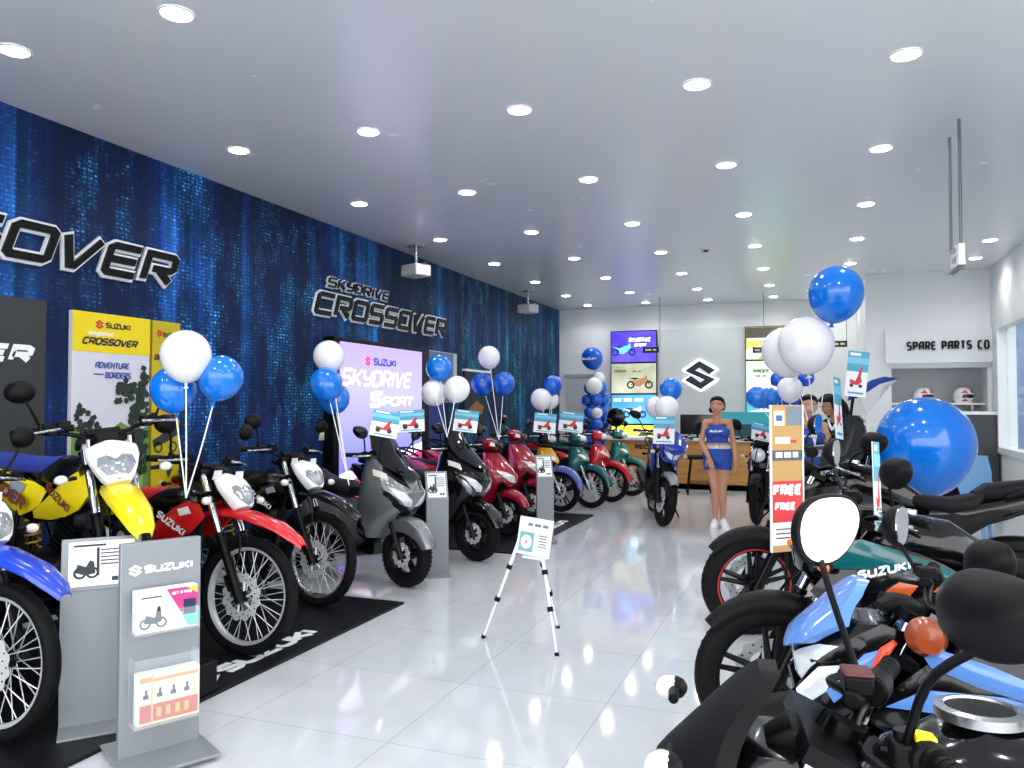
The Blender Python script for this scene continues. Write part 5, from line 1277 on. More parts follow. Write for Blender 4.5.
def reception():
    M_wood = bpy.data.materials.new('amber wood laminate'); M_wood.use_nodes = True; nt = M_wood.node_tree; b = nt.nodes['Principled BSDF']
    tc = nt.nodes.new('ShaderNodeTexCoord'); mp = nt.nodes.new('ShaderNodeMapping'); mp.inputs['Scale'].default_value = (1.2, 8, 9); nt.links.new(tc.outputs['Object'], mp.inputs['Vector'])
    n = nt.nodes.new('ShaderNodeTexNoise'); n.inputs['Scale'].default_value = 1.6; n.inputs['Detail'].default_value = 6; nt.links.new(mp.outputs[0], n.inputs['Vector'])
    cr = nt.nodes.new('ShaderNodeValToRGB'); e = cr.color_ramp.elements; e[0].position = .3; e[0].color = srgb(170, 118, 62); e[1].position = .7; e[1].color = srgb(206, 152, 84); nt.links.new(n.outputs['Fac'], cr.inputs['Fac']); nt.links.new(cr.outputs['Color'], b.inputs['Base Color']); b.inputs['Roughness'].default_value = .35
    MATS['wood'] = M_wood
    r = E('reception_desk', 'long amber wood RECEPTION desk with white top below the emblem', 'desk', (-1.7, 14.2, 0))
    MB().box((0, .06, .43), (3.8, .05, .86)).box((-1.88, .4, .43), (.04, .7, .86)).box((1.88, .4, .43), (.04, .7, .86)).build('desk_front', M_wood, r)
    MB().box((0, .36, .885), (3.9, .78, .05)).build('desk_top', mat('white desk top', (232, 234, 235), .25), r, bev=.006)
    MB().box((0, .05, .05), (3.7, .03, .1)).build('kick_board', M_matt, r)
    t = MB(frame_T((-1.33, .032, .70), (1, 0, 0), (0, 0, 1))); text(t, 'RECEPTION', .085, .26, .008, Matrix(), 0, .26, .85); t.build('lettering', mat('brown lettering', (66, 44, 28), .4), r)
    for x, lab in ((-1.95, 'black computer monitor on the reception desk behind the woman in blue'), (-3.35, 'black computer monitor at the left end of the reception desk')):
        if x < -3: continue
        m = E('monitor', lab, 'monitor', (x, 14.45, .91))
        MB().box((0, 0, .24), (.60, .03, .36)).build('screen_housing', M_black, m, bev=.008)
        MB().box((0, -.0165, .245), (.56, .002, .32)).build('display', mat('dark glass', (18, 20, 24), .12, coat=.6), m)
        MB().box((0, .05, .008), (.24, .18, .016)).bar((0, .05, .01), (0, .03, .16), .02).build('stand_foot', M_matt, m)
    # dark printer at the left end
    m = E('desk_fan', 'black round desk fan at the left end of the reception desk', 'fan', tuple(V((-3.45, 14.5, .91))))
    MB().lathe([(.10, 0), (.10, .02), (.02, .03), (.018, .22), (.001, .22)], n=22).build('stand', M_matt, m)
    MB().lathe([(.16, -.04), (.18, 0), (.16, .04), (.05, .06), (.001, .065)], c=(0, -.03, .36), ax='Y', n=26).lathe([(.16, -.04), (.05, -.065), (.001, -.066)], c=(0, -.03, .36), ax='Y', n=26).build('cage', M_black, m)
    m = E('display_board', 'low turquoise board standing on the reception desk right of the woman', 'board', (-1.05, 14.55, .91))
    MB().box((0, 0, .36), (.95, .03, .22)).build('board_panel', mat('turquoise board', (38, 168, 178), .3), m)
    MB().box((0, 0, .14), (.95, .025, .22)).build('dark_panel', mat('deep teal board', (14, 66, 84), .35), m)
    for x in (-.4, .4): MB().box((x, 0, .02), (.05, .16, .04)).build('foot', M_matt, m)
    # stool
    s = E('bar_stool', 'dark stool with splayed black legs in front of the reception desk', 'stool', (-1.80, 13.55, 0), .2)
    MB().loft([(-.20, .62, .15, .03), (-.18, .62, .19, .035), (.18, .62, .19, .035), (.20, .62, .15, .03)], 20, 4).build('seat', M_seat, s)
    for a in (-1, 1):
        for b_ in (-1, 1): MB().bar((a*.13, b_*.12, .60), (a*.20, b_*.19, 0), .013).build('leg', M_frame, s)
    MB().tube([(.175, .165, .2), (.175, -.165, .2), (-.175, -.165, .2), (-.175, .165, .2), (.175, .165, .2)], .008, smooth=1).build('foot_ring', M_frame, s)
    # pale blue chair by the spare-parts counter
    p = pz(970, 520)
    c = E('plastic_chair', 'pale blue plastic chair near the spare parts counter behind the seats', 'chair', (1.52, 9.6, 0), -1.9)
    M_pc = mat('pale blue plastic', (128, 180, 226), .35)
    T = Matrix()
    MB().loft([(-.21, .44, .17, .015), (-.17, .44, .21, .02), (.18, .45, .22, .02), (.23, .44, .18, .015)], 20, 5).build('seat', M_pc, c)
    rs = []
    for z, x in ((.46, -.20), (.60, -.225), (.78, -.26), (.92, -.29), (.95, -.295)):
        w = .21 if z < .9 else .17
        rs.append([(x+.04*(y/.21)**2+t, y, z) for y, t in [(-w, 0), (-w*.5, 0), (0, 0), (w*.5, 0), (w, 0), (w, -.012), (w*.5, -.012), (0, -.012), (-w*.5, -.012), (-w, -.012)]])
    MB().rings(rs).build('backrest', M_pc, c)
    for a in (-1, 1):
        for b_ in (-1, 1): MB().bar((a*.17, b_*.17, .44), (a*.21, b_*.21, 0), .025, .02).build('leg', M_pc, c)
        MB().tube([(-.24, a*.21, .66), (0, a*.24, .66), (.17, a*.23, .62), (.18, a*.21, .45)], .018).build('armrest', M_pc, c)

# ---------------------------------------------------------------- display mats
def display_mat(pts, label, arrow=False, txt=True):
    r = E('display_mat', label, 'mat', (0, 0, 0))
    x0, x1, y0, y1 = pts
    MB().box(((x0+x1)/2, (y0+y1)/2, .009), (x1-x0, y1-y0, .018)).build('mat_sheet', mat('black mat rubber', (20, 21, 25), .42, noise=.08), r, bev=.004)
    if txt:
        T = frame_T((x1-.10, txt, .0185), (0, 1, 0), (-1, 0, 0))
        t = MB(T); slogo(t, .22, .002, Matrix.Translation((.12, .10, 0)), 1.15); t.build('emblem', M_whiteink, r)
        t = MB(T); text(t, 'SUZUKI', .145, .28, .002, Matrix.Translation((.30, .03, 0)), 0, .24, 1.0); t.build('lettering', M_whiteink, r)
# ================================================================== people (local: facing -y, x = the person's left, z up)
M_skin = mat('warm skin', (196, 142, 112), .5); M_skin2 = mat('light skin', (208, 160, 132), .5)
M_hair = mat('black hair', (20, 17, 18), .45, bump=.6, nscale=120)
M_bluecloth = mat('royal blue fabric', (34, 76, 168), .75, bump=.2, nscale=250)
M_sneaker = mat('white sneaker', (236, 236, 238), .5)
M_eye = mat('eye white', (235, 232, 228), .2); M_iris = mat('dark iris', (30, 20, 16), .2); M_lip = mat('rose lip', (176, 66, 66), .4)
def capsule(mb, p0, r0, p1, r1, n=14, e0=(1, 1), seg=6):
    p0, p1 = V(p0), V(p1)
    mb.bar(p0, p1, r0, r1, n)
    mb.ell(tuple(p0), (r0, r0, r0), n, 8).ell(tuple(p1), (r1, r1, r1), n, 8)
def remesh(o, vox, it=3):
    m = o.modifiers.new('remesh', 'REMESH'); m.mode = 'VOXEL'; m.voxel_size = vox; m.use_smooth_shade = True
    s = o.modifiers.new('smooth', 'SMOOTH'); s.factor = .5; s.iterations = it
def hand(mb, w, d, side, curl=.35, palm=None, sc=1.0):
    # w wrist, d pointing direction of the hand, palm = direction the palm faces
    d = V(d).normalized(); n = V(palm).normalized(); n = (n-d*n.dot(d)).normalized(); a = d.cross(n)*side   # a points to the thumb side
    w = V(w)
    pc = w+d*.045*sc
    for k in (-1, -.33, .33, 1): mb.bar(w+d*.008+a*k*.014, w+d*.082*sc+a*k*.027*sc, .013*sc, .0125*sc, 10)
    for k, ln in zip((1, .36, -.30, -.95), (.072, .080, .074, .058)):
        p = w+d*.080*sc+a*k*.027*sc; q = d
        for j, f in enumerate((.42, .33, .25)):
            ang = curl*(.5+.5*j); q = (q*math.cos(ang)+n*math.sin(ang)).normalized()
            e = p+q*ln*f*sc; capsule(mb, p, (.0092-.0008*j)*sc, e, (.0088-.0009*j)*sc, 10); p = e
    p = w+d*.020+a*.026*sc; q = (d*.72+a*.62+n*.25).normalized()
    for j, f in enumerate((.040, .030, .024)):
        e = p+q*f*sc; capsule(mb, p, (.0115-.001*j)*sc, e, (.0105-.001*j)*sc, 10); p = e; q = (q+d*.35+n*.1).normalized()
def person(loc, rz, label, J, skin, hair='bun', top='tube', lower='shorts', name='person', turn=0.0, nod=0.0, roll=0.0, shoes=True, topmat=None, smile=True, belt=True):
    r = E(name, label, 'person', loc, rz)
    b = MB()
    P = {k: V(v) for k, v in J.items()}
    hd = P['head']                                                   # centre of the skull
    A = Matrix.Translation(hd) @ Matrix.Rotation(turn, 4, 'Z') @ Matrix.Rotation(nod, 4, 'X') @ Matrix.Rotation(roll, 4, 'Y')
    # torso
    def ring(z, x, y, w, d): return [(x+w*math.copysign(abs(math.cos(t))**.85, math.cos(t)), y+d*math.sin(t), z) for t in [2*PI*k/24 for k in range(24)]]
    px, py, pzz = P['pelvis']; cx, cy, cz = P['chest']; nx, ny, nz = P['neck']
    T = lambda f, a, c: a+(c-a)*f
    secs = []
    for z, f, w, d, dy in ((-.10, -.25, .10, .085, .01), (-.05, -.1, .155, .105, .012), (.02, 0, .168, .112, .012), (.09, .25, .150, .10, .004), (.17, .55, .124, .088, 0), (.23, .75, .120, .086, -.002)):
        secs.append(ring(pzz+z, T(max(f, 0), px, cx), T(max(f, 0), py, cy)+dy, w, d))
    zz = cz-(pzz+.23)
    for f, w, d, dy in ((.35, .130, .092, -.004), (.75, .142, .105, -.014), (1.0, .146, .104, -.012), (1.3, .140, .090, .0), (1.5, .118, .074, .008), (1.7, .080, .060, .012), (1.9, .052, .052, .012)):
        z = pzz+.23+zz*f; g = min(1, f*.9)
        fx = T(max(0, (f-1)/.9), cx, nx); fy = T(max(0, (f-1)/.9), cy, ny)
        secs.append(ring(min(z, nz+.01), fx, fy+dy, w, d))
    b.rings(secs)
    for s in (1, -1): b.ell((cx+s*.070, cy-.088, cz-.015), (.058, .050, .056), 14, 10)
    for s in (1, -1): b.ell((px+s*.075, py+.065, pzz-.03), (.085, .075, .09), 14, 10)
    capsule(b, (nx, ny+.012, nz-.05), .056, tuple(A @ V((0, .018, -.085))), .049)
    # head: skull, jaw, cheeks, nose, ears
    hA = lambda c, rr: b.ell(c, rr, 20, 14, T=A)
    hA((0, .018, .022), (.076, .093, .090)); hA((0, -.014, -.03), (.064, .072, .072)); hA((0, -.046, -.078), (.032, .030, .026)); hA((0, -.020, -.062), (.052, .055, .040))
    for s in (1, -1): hA((s*.038, -.052, -.030), (.026, .026, .024)); hA((s*.077, .012, -.008), (.010, .020, .030)); hA((s*.030, -.066, .022), (.026, .014, .010))
    b.rings([[(x*.55, -.068, z) for x, z in ((-.012, .018), (.012, .018), (.012, .012), (-.012, .012))], [(x, -.094, z) for x, z in ((-.014, -.024), (.014, -.024), (.016, -.036), (-.016, -.036))], [(x, -.070, z) for x, z in ((-.016, -.03), (.016, -.03), (.016, -.042), (-.016, -.042))]], T=A)
    b.ell((0, -.092, -.030), (.012, .011, .010), 12, 8, T=A)
    # arms and legs, thicker at the root of each limb
    for s, nm in ((1, 'l'), (-1, 'r')):
        S_, El, W_ = P['sh_'+nm], P['el_'+nm], P['wr_'+nm]
        capsule(b, S_, .045, S_+(El-S_)*.45, .038); capsule(b, S_+(El-S_)*.45, .038, El, .032); b.bar(V((nx+s*.03, ny+.012, nz-.045)), S_+V((-s*.01, 0, .008)), .042, .038, 14)
        capsule(b, El, .035, El+(W_-El)*.3, .038); capsule(b, El+(W_-El)*.3, .038, W_, .025)
        if 'hd_'+nm in P: hand(b, W_, P['hd_'+nm], s, .28, P['pm_'+nm])
        Hp, K, An, F = P['hip_'+nm], P['kn_'+nm], P['an_'+nm], P['ft_'+nm]
        capsule(b, Hp, .084, Hp+(K-Hp)*.4, .070); capsule(b, Hp+(K-Hp)*.4, .070, K, .048)
        capsule(b, K, .047, K+(An-K)*.3, .050); capsule(b, K+(An-K)*.3, .050, K+(An-K)*.8, .034); capsule(b, K+(An-K)*.8, .036, An, .034)
        capsule(b, An+V((0, .012, -.03)), .034, F, .03)
    body = b.build('body', skin, r); remesh(body, .0062, 4)
    # face
    for s in (1, -1):
        e = MB(A).mat(M_eye).ell((s*.031, -.0725, .004), (.0150, .010, .0085), 14, 8); e.mat(M_iris).ell((s*.031, -.0795, .004), (.0068, .005, .0072), 12, 8); e.build('eye', None, r)
        MB(A).tube([(s*.014, -.0885, .026), (s*.032, -.0865, .032), (s*.052, -.070, .025)], [.003, .004, .002], 8).build('eyebrow', M_hair, r)
    l = MB(A).mat(M_lip).tube([(-.026, -.074, -.052), (-.012, -.0845, -.0555), (0, -.087, -.0555), (.012, -.0845, -.0555), (.026, -.074, -.052)], [.002, .0045, .002], 8).tube([(-.024, -.0735, -.054), (-.01, -.082, -.064), (.01, -.082, -.064), (.024, -.0735, -.054)], [.002, .0055, .002], 8)
    if smile: l.mat(M_eye).ell((0, -.0835, -.0590), (.016, .004, .0042), 12, 6)
    l.build('mouth', None, r)
    h = MB(A)
    rs = []
    # cap of hair with a side parting
    for z, w, f, bk in ((-.055, .074, .045, .110), (-.03, .088, .022, .122), (.0, .093, .0, .126), (.03, .093, -.030, .124), (.052, .091, -.068, .118), (.088, .080, -.076, .104), (.112, .054, -.047, .074), (.127, .02, -.01, .03)):
        rs.append([(w*math.cos(t), (f+bk)/2+(bk-f)/2*math.sin(t), z+(.026*(-math.sin(t))**2*(1 if z > -.04 and z < .1 else 0) if math.sin(t) < 0 else 0)) for t in [2*PI*k/26 for k in range(26)]])
    h.rings(rs)
    if hair == 'bun': h.ell((-.070, .085, -.045), (.048, .042, .046), 16, 10)
    elif hair == 'back': h.ell((0, .10, -.06), (.065, .04, .09), 16, 10)
    elif hair == 'long':
        for s in (1, -1): h.tube([(s*.07, .03, .03), (s*.092, .02, -.06), (s*.095, .03, -.18), (s*.08, .05, -.30)], [.03, .042, .046, .02], 12)
        h.tube([(0, .09, .03), (0, .12, -.10), (0, .11, -.30)], [.06, .085, .05], 14)
    ho = h.build('hair', M_hair, r); remesh(ho, .007, 3)
    # clothes follow the body sections
    def shell(z0, z1, infl, lift=0.0):
        out = []
        for q in secs:
            z = q[0][2]
            if z0-.045 <= z <= z1+.045:
                c = sum((V(p) for p in q), V())/len(q)
                out.append((z, [c+(V(p)-c)*(1+infl/.12) for p in q]))
        # resample to clean hems
        def at(z):
            for i in range(len(out)-1):
                if out[i][0] <= z <= out[i+1][0]:
                    t = (z-out[i][0])/(out[i+1][0]-out[i][0]); return [a+(bb-a)*t for a, bb in zip(out[i][1], out[i+1][1])]
            return out[0][1] if z < out[0][0] else out[-1][1]
        R_ = []
        for k in range(9):
            z = z0+(z1-z0)*k/8; R_.append([V((p.x, p.y, z)) for p in at(z)])
        return R_
    tm = topmat or M_bluecloth
    if top == 'tube':
        t = MB(); R_ = shell(pzz+.165, cz+.075, .010); t.rings(R_)
        for s in (1, -1): t.ell((cx+s*.070, cy-.094, cz-.015), (.063, .052, .060), 16, 10)
        to = t.build('crop_top', tm, r); remesh(to, .008, 3)
        tx = MB(frame_T((cx-.088, cy-.158, cz-.012), (1, 0, 0), (0, 0, 1))); text(tx, 'SUZUKI', .026, .3, .012, Matrix(), .15, .25, .95); tx.build('top_lettering', M_whiteink, to)
    else:
        t = MB(); t.rings(shell(pzz-.02, nz-.055, .016))
        for s, nm in ((1, 'l'), (-1, 'r')):
            S_, El, W_ = P['sh_'+nm], P['el_'+nm], P['wr_'+nm]
            t.bar(V((nx+s*.05, ny+.01, nz-.05)), S_, .058, .060, 14); capsule(t, S_, .060, El, .048); capsule(t, El, .046, El+(W_-El)*.3, .044)
        to = t.build('shirt', tm, r); remesh(to, .009, 3)
        MB().tube([(nx-.055, ny-.055, nz-.02), (nx-.03, ny-.085, nz-.075), (nx+.01, ny-.10, nz-.14)], .014).tube([(nx+.055, ny-.055, nz-.02), (nx+.04, ny-.085, nz-.075), (nx+.01, ny-.10, nz-.14)], .014).tube([(nx-.055, ny-.05, nz-.02), (nx, ny+.07, nz), (nx+.055, ny-.05, nz-.02)], .014).build('collar', M_sneaker, r)
    sh = MB(); sh.rings(shell(pzz-.07, pzz+.105, .011))
    for s, nm in ((1, 'l'), (-1, 'r')):
        Hp, K = P['hip_'+nm], P['kn_'+nm]
        e = .26 if lower == 'shorts' else 1.0
        sh.bar(Hp+V((0, 0, .03)), Hp+(K-Hp)*e, .098, .090 if lower == 'shorts' else .062, 20).ell((px, py, pzz-.035), (.12, .128, .088), 16, 10).ell((px+s*.075, py+.065, pzz-.03), (.094, .084, .098), 14, 10)
        if lower != 'shorts': sh.bar(K, P['an_'+nm], .062, .055, 20).ell(tuple(K), (.064, .064, .064), 14, 8)
    so = sh.build('shorts' if lower == 'shorts' else 'trousers', M_bluecloth if lower == 'shorts' else M_matt, r); remesh(so, .008, 3)
    if belt:
        bl = MB(); R_ = shell(pzz+.095, pzz+.135, .015); bl.rings(R_); bl.build('belt', mat('pale silver belt', (196, 194, 196), .35), r)
        MB().box((px, py-.115, pzz+.115), (.045, .012, .035)).build('belt_buckle', M_chrome, r)
    if shoes:
        for s, nm in ((1, 'l'), (-1, 'r')):
            An, F = P['an_'+nm], P['ft_'+nm]; d = F-An; d.z = 0; d.normalize(); sd = V((-d.y, d.x, 0))
            q = MB(); base = V((An.x, An.y, 0))
            rs = []
            for f, w, hgt in ((-.065, .024, .07), (-.05, .036, .10), (0, .040, .115), (.04, .041, .10), (.09, .044, .068), (.14, .046, .055), (.17, .036, .045), (.185, .016, .03)):
                c = base+d*f
                rs.append([c+sd*w*x+V((0, 0, .018+hgt*z)) for x, z in ((-1, 0), (-1.05, .35), (-.8, .8), (-.3, 1), (.3, 1), (.8, .8), (1.05, .35), (1, 0))])
            q.rings(rs); sho = q.build('shoe', M_sneaker, r, ang=60, sub=1)
            rs = []
            for f, w in ((-.075, .026), (-.05, .041), (0, .045), (.05, .045), (.10, .049), (.15, .049), (.18, .034), (.195, .016)):
                c = base+d*f; rs.append([c+sd*w*x+V((0, 0, z)) for x, z in ((-1, 0), (-1, .022), (1, .022), (1, 0))])
            MB().rings(rs).build('sole', M_white, sho)
            lc = MB()
            for k in range(4): c = base+d*(.035+.022*k)+V((0, 0, .125-.016*k)); lc.bar(c-sd*.022, c+sd*.022, .004, n=6)
            lc.build('laces', M_paper, sho)
    return r
def pose(**k):
    J = dict(head=(0, 0, 1.488), neck=(0, .012, 1.345), chest=(0, .0, 1.185), pelvis=(0, 0, .875),
             sh_l=(.138, .012, 1.285), el_l=(.19, .03, 1.04), wr_l=(.215, -.06, .83), hd_l=(.0, -.15, -1), pm_l=(-1, 0, 0),
             sh_r=(-.138, .012, 1.285), el_r=(-.19, .0, 1.04), wr_r=(-.10, -.185, .87), hd_r=(.30, -.05, -1), pm_r=(.3, 1, 0),
             hip_l=(.085, 0, .80), kn_l=(.055, -.02, .47), an_l=(.06, .03, .10), ft_l=(.085, -.09, .035),
             hip_r=(-.085, 0, .80), kn_r=(-.03, -.05, .47), an_r=(-.035, -.02, .10), ft_r=(-.05, -.14, .035))
    J.update(k); return J
# ================================================================== layout
posters(); screens(); reception(); easel()
display_mat((-4.9, -2.89, 1.2, 5.28), 'black SUZUKI rubber mat under the trail motorcycles, white lettering on its edge', txt=3.25)
display_mat((-4.9, -2.78, 7.42, 10.37), 'plain black rubber mat under the farther scooters', txt=8.55)
MATZ = .018
brochure_stand(tuple(pz(160, 752, .018)), 1.08)
spec_stand(tuple(pz(100, 722, .018)), .85, 'silver stand with white specification sheet behind the SUZUKI brochure stand', h=.79, w=.34)
spec_stand(tuple(pz(437, 574)), .62, 'silver stand with white specification sheet between the grey and the black maxi scooter', h=.84, w=.20)
spec_stand(tuple(pz(545, 540, .018)), .55, 'silver stand with white specification sheet behind the white easel board', h=.86, w=.19)

YEL, RED, BLU = mat('yellow plastic', (246, 222, 16), .22, coat=.5), mat('red plastic', (196, 22, 28), .22, coat=.5), mat('royal blue plastic', (30, 66, 190), .22, coat=.5)
M_blueseat = mat('blue seat vinyl', (44, 66, 160), .5, bump=.3, nscale=200)
M_redseat = mat('red seat vinyl', (196, 32, 36), .5, bump=.3, nscale=200)
def at(px, py, z=0): return tuple(pz(px, py, z))
R_ = math.radians
LEAN = R_(-5)
trail_bike((-3.38, 2.45, MATZ), R_(4), 'blue trail motorcycle cut by the frame, big wire wheel nearest the entrance', BLU, M_blueseat, BLU, steer=-4, lean=LEAN, txtm=M_whiteink)
pl = E('display_plinth', 'low black plinth under the yellow trail motorcycle', 'plinth', (-3.95, 3.12, MATZ))
MB().box((0, 0, .08), (2.1, .36, .16)).build('plinth_body', M_matt, pl, bev=.01)
MB().box((0, 0, .165), (2.04, .30, .012)).build('plinth_top', M_frame, pl)
trail_bike((-3.30, 3.12, MATZ+.17), R_(-10), 'yellow trail motorcycle with white headlamp mask and blue seat', YEL, M_blueseat, M_black, steer=-24, sc=1.06, lean=LEAN, txt='SUZUKI', sidetxt='RAIDER', decal=mat('grey decal', (150, 160, 172), .4), txtm=mat('maroon print', (120, 60, 40), .5))
trail_bike(at(244, 655, MATZ), R_(-2), 'red trail motorcycle with white headlamp mask and red seat', RED, M_redseat, M_black, side=M_black, shroud=RED, steer=2, lean=LEAN, txt='SUZUKI', txtm=M_whiteink, guard=M_white)
trail_bike(at(317, 606, MATZ), R_(-8), 'black trail motorcycle with white headlamp mask between the red one and the grey scooter', M_black, M_seat, M_black, steer=-2, rimm=M_alu, lean=LEAN, guard=mat('grey decal', (150, 160, 172), .4), txt='SUZUKI', txtm=M_whiteink, knobs=True)
M_grey = mat('metallic grey paint', (128, 131, 136), .25, metal=.55, coat=.6)
M_crim = mat('crimson paint', (150, 10, 40), .2, coat=.7)
M_redp = mat('bright red paint', (196, 20, 26), .2, coat=.7)
M_teal = mat('teal paint', (6, 92, 96), .2, coat=.7)
M_teal2 = mat('sea green paint', (12, 110, 100), .2, coat=.7)
M_bpaint = mat('gloss black paint', (7, 7, 9), .14, coat=.4)
M_blup = mat('metallic blue paint', (26, 60, 170), .2, coat=.8)
M_lblue = mat('light blue paint', (92, 142, 214), .22, coat=.6)
M_yelp = mat('amber yellow paint', (230, 170, 20), .22, coat=.6)
M_orange = mat('orange accent', (226, 74, 26), .3, coat=.5)
scooter(at(405, 587), R_(-14), 'metallic grey maxi scooter with dark windscreen', M_grey, steer=-4, lean=LEAN, lower=M_bpaint, trimm=M_matt)
scooter(at(476, 561, 0), R_(-14), 'black maxi scooter with dark windscreen next to the grey one', M_bpaint, steer=-4, lean=LEAN, lower=M_matt)
scooter(at(507, 536, MATZ), R_(-8), 'crimson scooter in front, beside the black maxi scooter', M_crim, lean=LEAN, maxi=False, lower=M_matt, group='crimson scooters')
scooter(at(532, 523, MATZ), R_(-8), 'crimson scooter behind, before the black and yellow motorcycle', M_crim, lean=LEAN, maxi=False, lower=M_matt, sc=1.06, group='crimson scooters')
underbone(at(560, 512, MATZ), R_(-10), 'black underbone motorcycle with yellow leg shield and periwinkle mudguard', M_bpaint, lean=LEAN, style='cast', accent=M_bpaint, shieldm=M_yelp, fend=mat('periwinkle paint', (86, 104, 176), .25, coat=.6), rim=M_frame)
underbone(at(590, 508), R_(-14), 'dark teal underbone motorcycle nearest of the three wire wheeled ones', M_teal, lean=LEAN)
underbone(at(611, 502), R_(-14), 'red underbone motorcycle between the two teal ones', M_redp, lean=LEAN)
underbone(at(631, 496), R_(-14), 'sea green underbone motorcycle farthest in the row by the reception desk', M_teal2, lean=LEAN)

# blue motorcycle in the middle, facing the entrance
naked_bike(at(663, 526), R_(-74), 'blue and silver motorcycle facing the entrance beside the woman', M_blup, M_silver, steer=13, lean=R_(-4), s=1.06, fs=1.35, cowl=M_blup, cowl_shape='fly', fairing=M_blup, frt=M_silver, group=None, shroud=M_blup, sign=M_clearlens, mir='drop', mirs=(.075, .05), mout=.16)
# black naked with a white stick, right of the woman
naked_bike(at(758, 524), R_(-106), 'black naked motorcycle with round headlamp right of the woman', M_bpaint, M_bpaint, steer=10, lean=R_(4), round_head=True, head=M_lens, enginem=M_alu, shroud=M_bpaint, rim=M_frame)

# right hand row
naked_bike((.16, 6.75, 0), R_(232), 'tall black adventure motorcycle farthest in the right row, in front of the big balloon', M_bpaint, M_bpaint, steer=14, mirror=(1,), lean=R_(4), tall=.10, cowl=M_smoke, cowl_shape='screen', kind='adventure_motorcycle', mirs=(.095, .058), mout=.12, mdz=.30, shroud=M_matt, barw=.40, Rf=.33, style='wire', knobby=True, yaws=(.25, .1))
naked_bike((-.38, 5.38, 0), R_(180), 'black motorcycle with red rim stripes and two-step seat in the right row', M_bpaint, M_bpaint, steer=24, lean=R_(4), tall=-.02, s=1.12, Rf=.30, cdx=-.15, mdx=-.10, head=M_smoke, sign=None, stripe=mat('red rim tape', (180, 34, 34), .4), mirs=(.10, .060), mout=.09, shroud=M_black, orange=M_orange, rim=M_frame, mdz=.15, yaws=(.25, .65), barw=.40)
r2 = naked_bike((-.18, 3.60, 0), R_(182), 'black and teal motorcycle with orange accents in the right row', M_bpaint, M_teal, big_accent=True, steer=18, lean=R_(4), Rf=.33, tall=.02, shroud=M_bpaint, txt='SUZUKI', orange=M_orange, stub=M_orange, mirs=(.085, .062), yaws=(.25, .55), sign=M_amber, rim=M_frame, cover=M_copper, txth=.036, txang=-.28, txpos=(-.44, .79), cdx=-.12, head=M_smoke)
for nm, o_, m_ in (('bronze_panel', [(-.44, .745), (-.49, .785), (-.56, .775), (-.53, .735), (-.47, .73)], mat('bronze orange plastic', (190, 84, 30), .25, coat=.6)), ('red_panel', [(-.61, .755), (-.64, .785), (-.74, .79), (-.72, .76), (-.66, .75)], M_orange)):
    panel(r2, o_, .186, m_, nm, .008, .006)
r3 = naked_bike((-.03, 2.50, 0), R_(184), 'black and light blue motorcycle with blue flyscreen in the right row', M_bpaint, M_lblue, steer=8, lean=R_(4), shroud=M_bpaint, cowl=M_lblue, orange=None, bar_dz=.0, mdz=.14, mout=.10, tall=-.09, inst=.6, yaws=(.25, .55), mirs=(.085, .066), sign=M_amber, cover=M_copper, enginem=M_dark, rim=M_frame)
for nm, o_, y_, m_ in (('leg_cowl', [(.02, .60), (.04, .68), (-.06, .80), (-.20, .88), (-.27, .86), (-.20, .70), (-.10, .62)], .140, M_bpaint), ('blue_graphic', [(-.07, .66), (-.05, .69), (-.15, .80), (-.19, .815), (-.16, .74)], .166, M_lblue), ('red_graphic', [(-.165, .76), (-.19, .82), (-.225, .845), (-.235, .835), (-.20, .78)], .167, M_orange), ('headlight', [(.015, .64), (.03, .69), (-.03, .755), (-.09, .765), (-.05, .69)], .168, M_lens)):
    panel(r3, o_, y_, m_, nm, .006 if y_ > .15 else .014, .012)
panel(r3, [(-.28, .835), (-.34, .832), (-.46, .80), (-.60, .745), (-.62, .72), (-.56, .71), (-.42, .745), (-.31, .785)], .195, M_lblue, 'tank_side_panel', .012, .012)
MB().lathe([(.052, -.03), (.05, .0), (.036, .03), (.034, .034), (.001, .036)], c=(-.30, .215, .865), ax='Y', n=26).bar((-.30, .20, .86), (-.30, .12, .85), .02).build('amber_cover', mat('bronze cover', (150, 66, 26), .25, coat=.6), r3)
naked_bike((-.29, 1.41, 0), R_(186), 'matt black motorcycle nearest the camera with dark flyscreen and yellow switch', M_bpaint, M_blup, mbase=.50, steer=2, lean=R_(2), cowl=M_matt, shroud=M_matt, mirs=((.105, .056), (.092, .076)), barw=.30, tall=-.05, sigx=-.05, sigz=.12, sigy=.19, mout=(.245, .23), mdx=(-.045, .03), inst=.6, fs=1.1, bar_dz=-.03, mdz=.265, cdx=-.06, yaws=(.25, 1.0), cap=1.8, redcap=True, yellow=True, frt=M_blup, sign=M_clearlens, rim=M_frame, seat_m=M_seat)

# people
person(at(718, 528), .10, 'woman in blue crop top and blue shorts with white sneakers standing beside the blue motorcycle', pose(), M_skin, hair='bun', turn=-.15)
p2 = pd(809, 404, 8.2)
person((p2.x, p2.y, 0), .05, 'smiling woman in a blue top behind the right motorcycles, only her head and shoulders showing', pose(wr_r=(-.25, -.05, .82), hd_r=(0, -.15, -1), pm_r=(1, 0, 0)), M_skin2, hair='back', turn=.05, nod=.06)
p3 = pd(838, 402, 8.9)
person((p3.x, p3.y, 0), -.5, 'person with long black hair and white collar leaning forward behind the promotion card', pose(head=(-.05, -.13, 1.50), neck=(0, -.06, 1.36), wr_r=(-.25, -.1, .82), hd_r=(0, -.15, -1), pm_r=(1, 0, 0)), M_skin, hair='long', top='shirt', lower='trousers', topmat=M_matt, turn=-.5, nod=.55, belt=False)

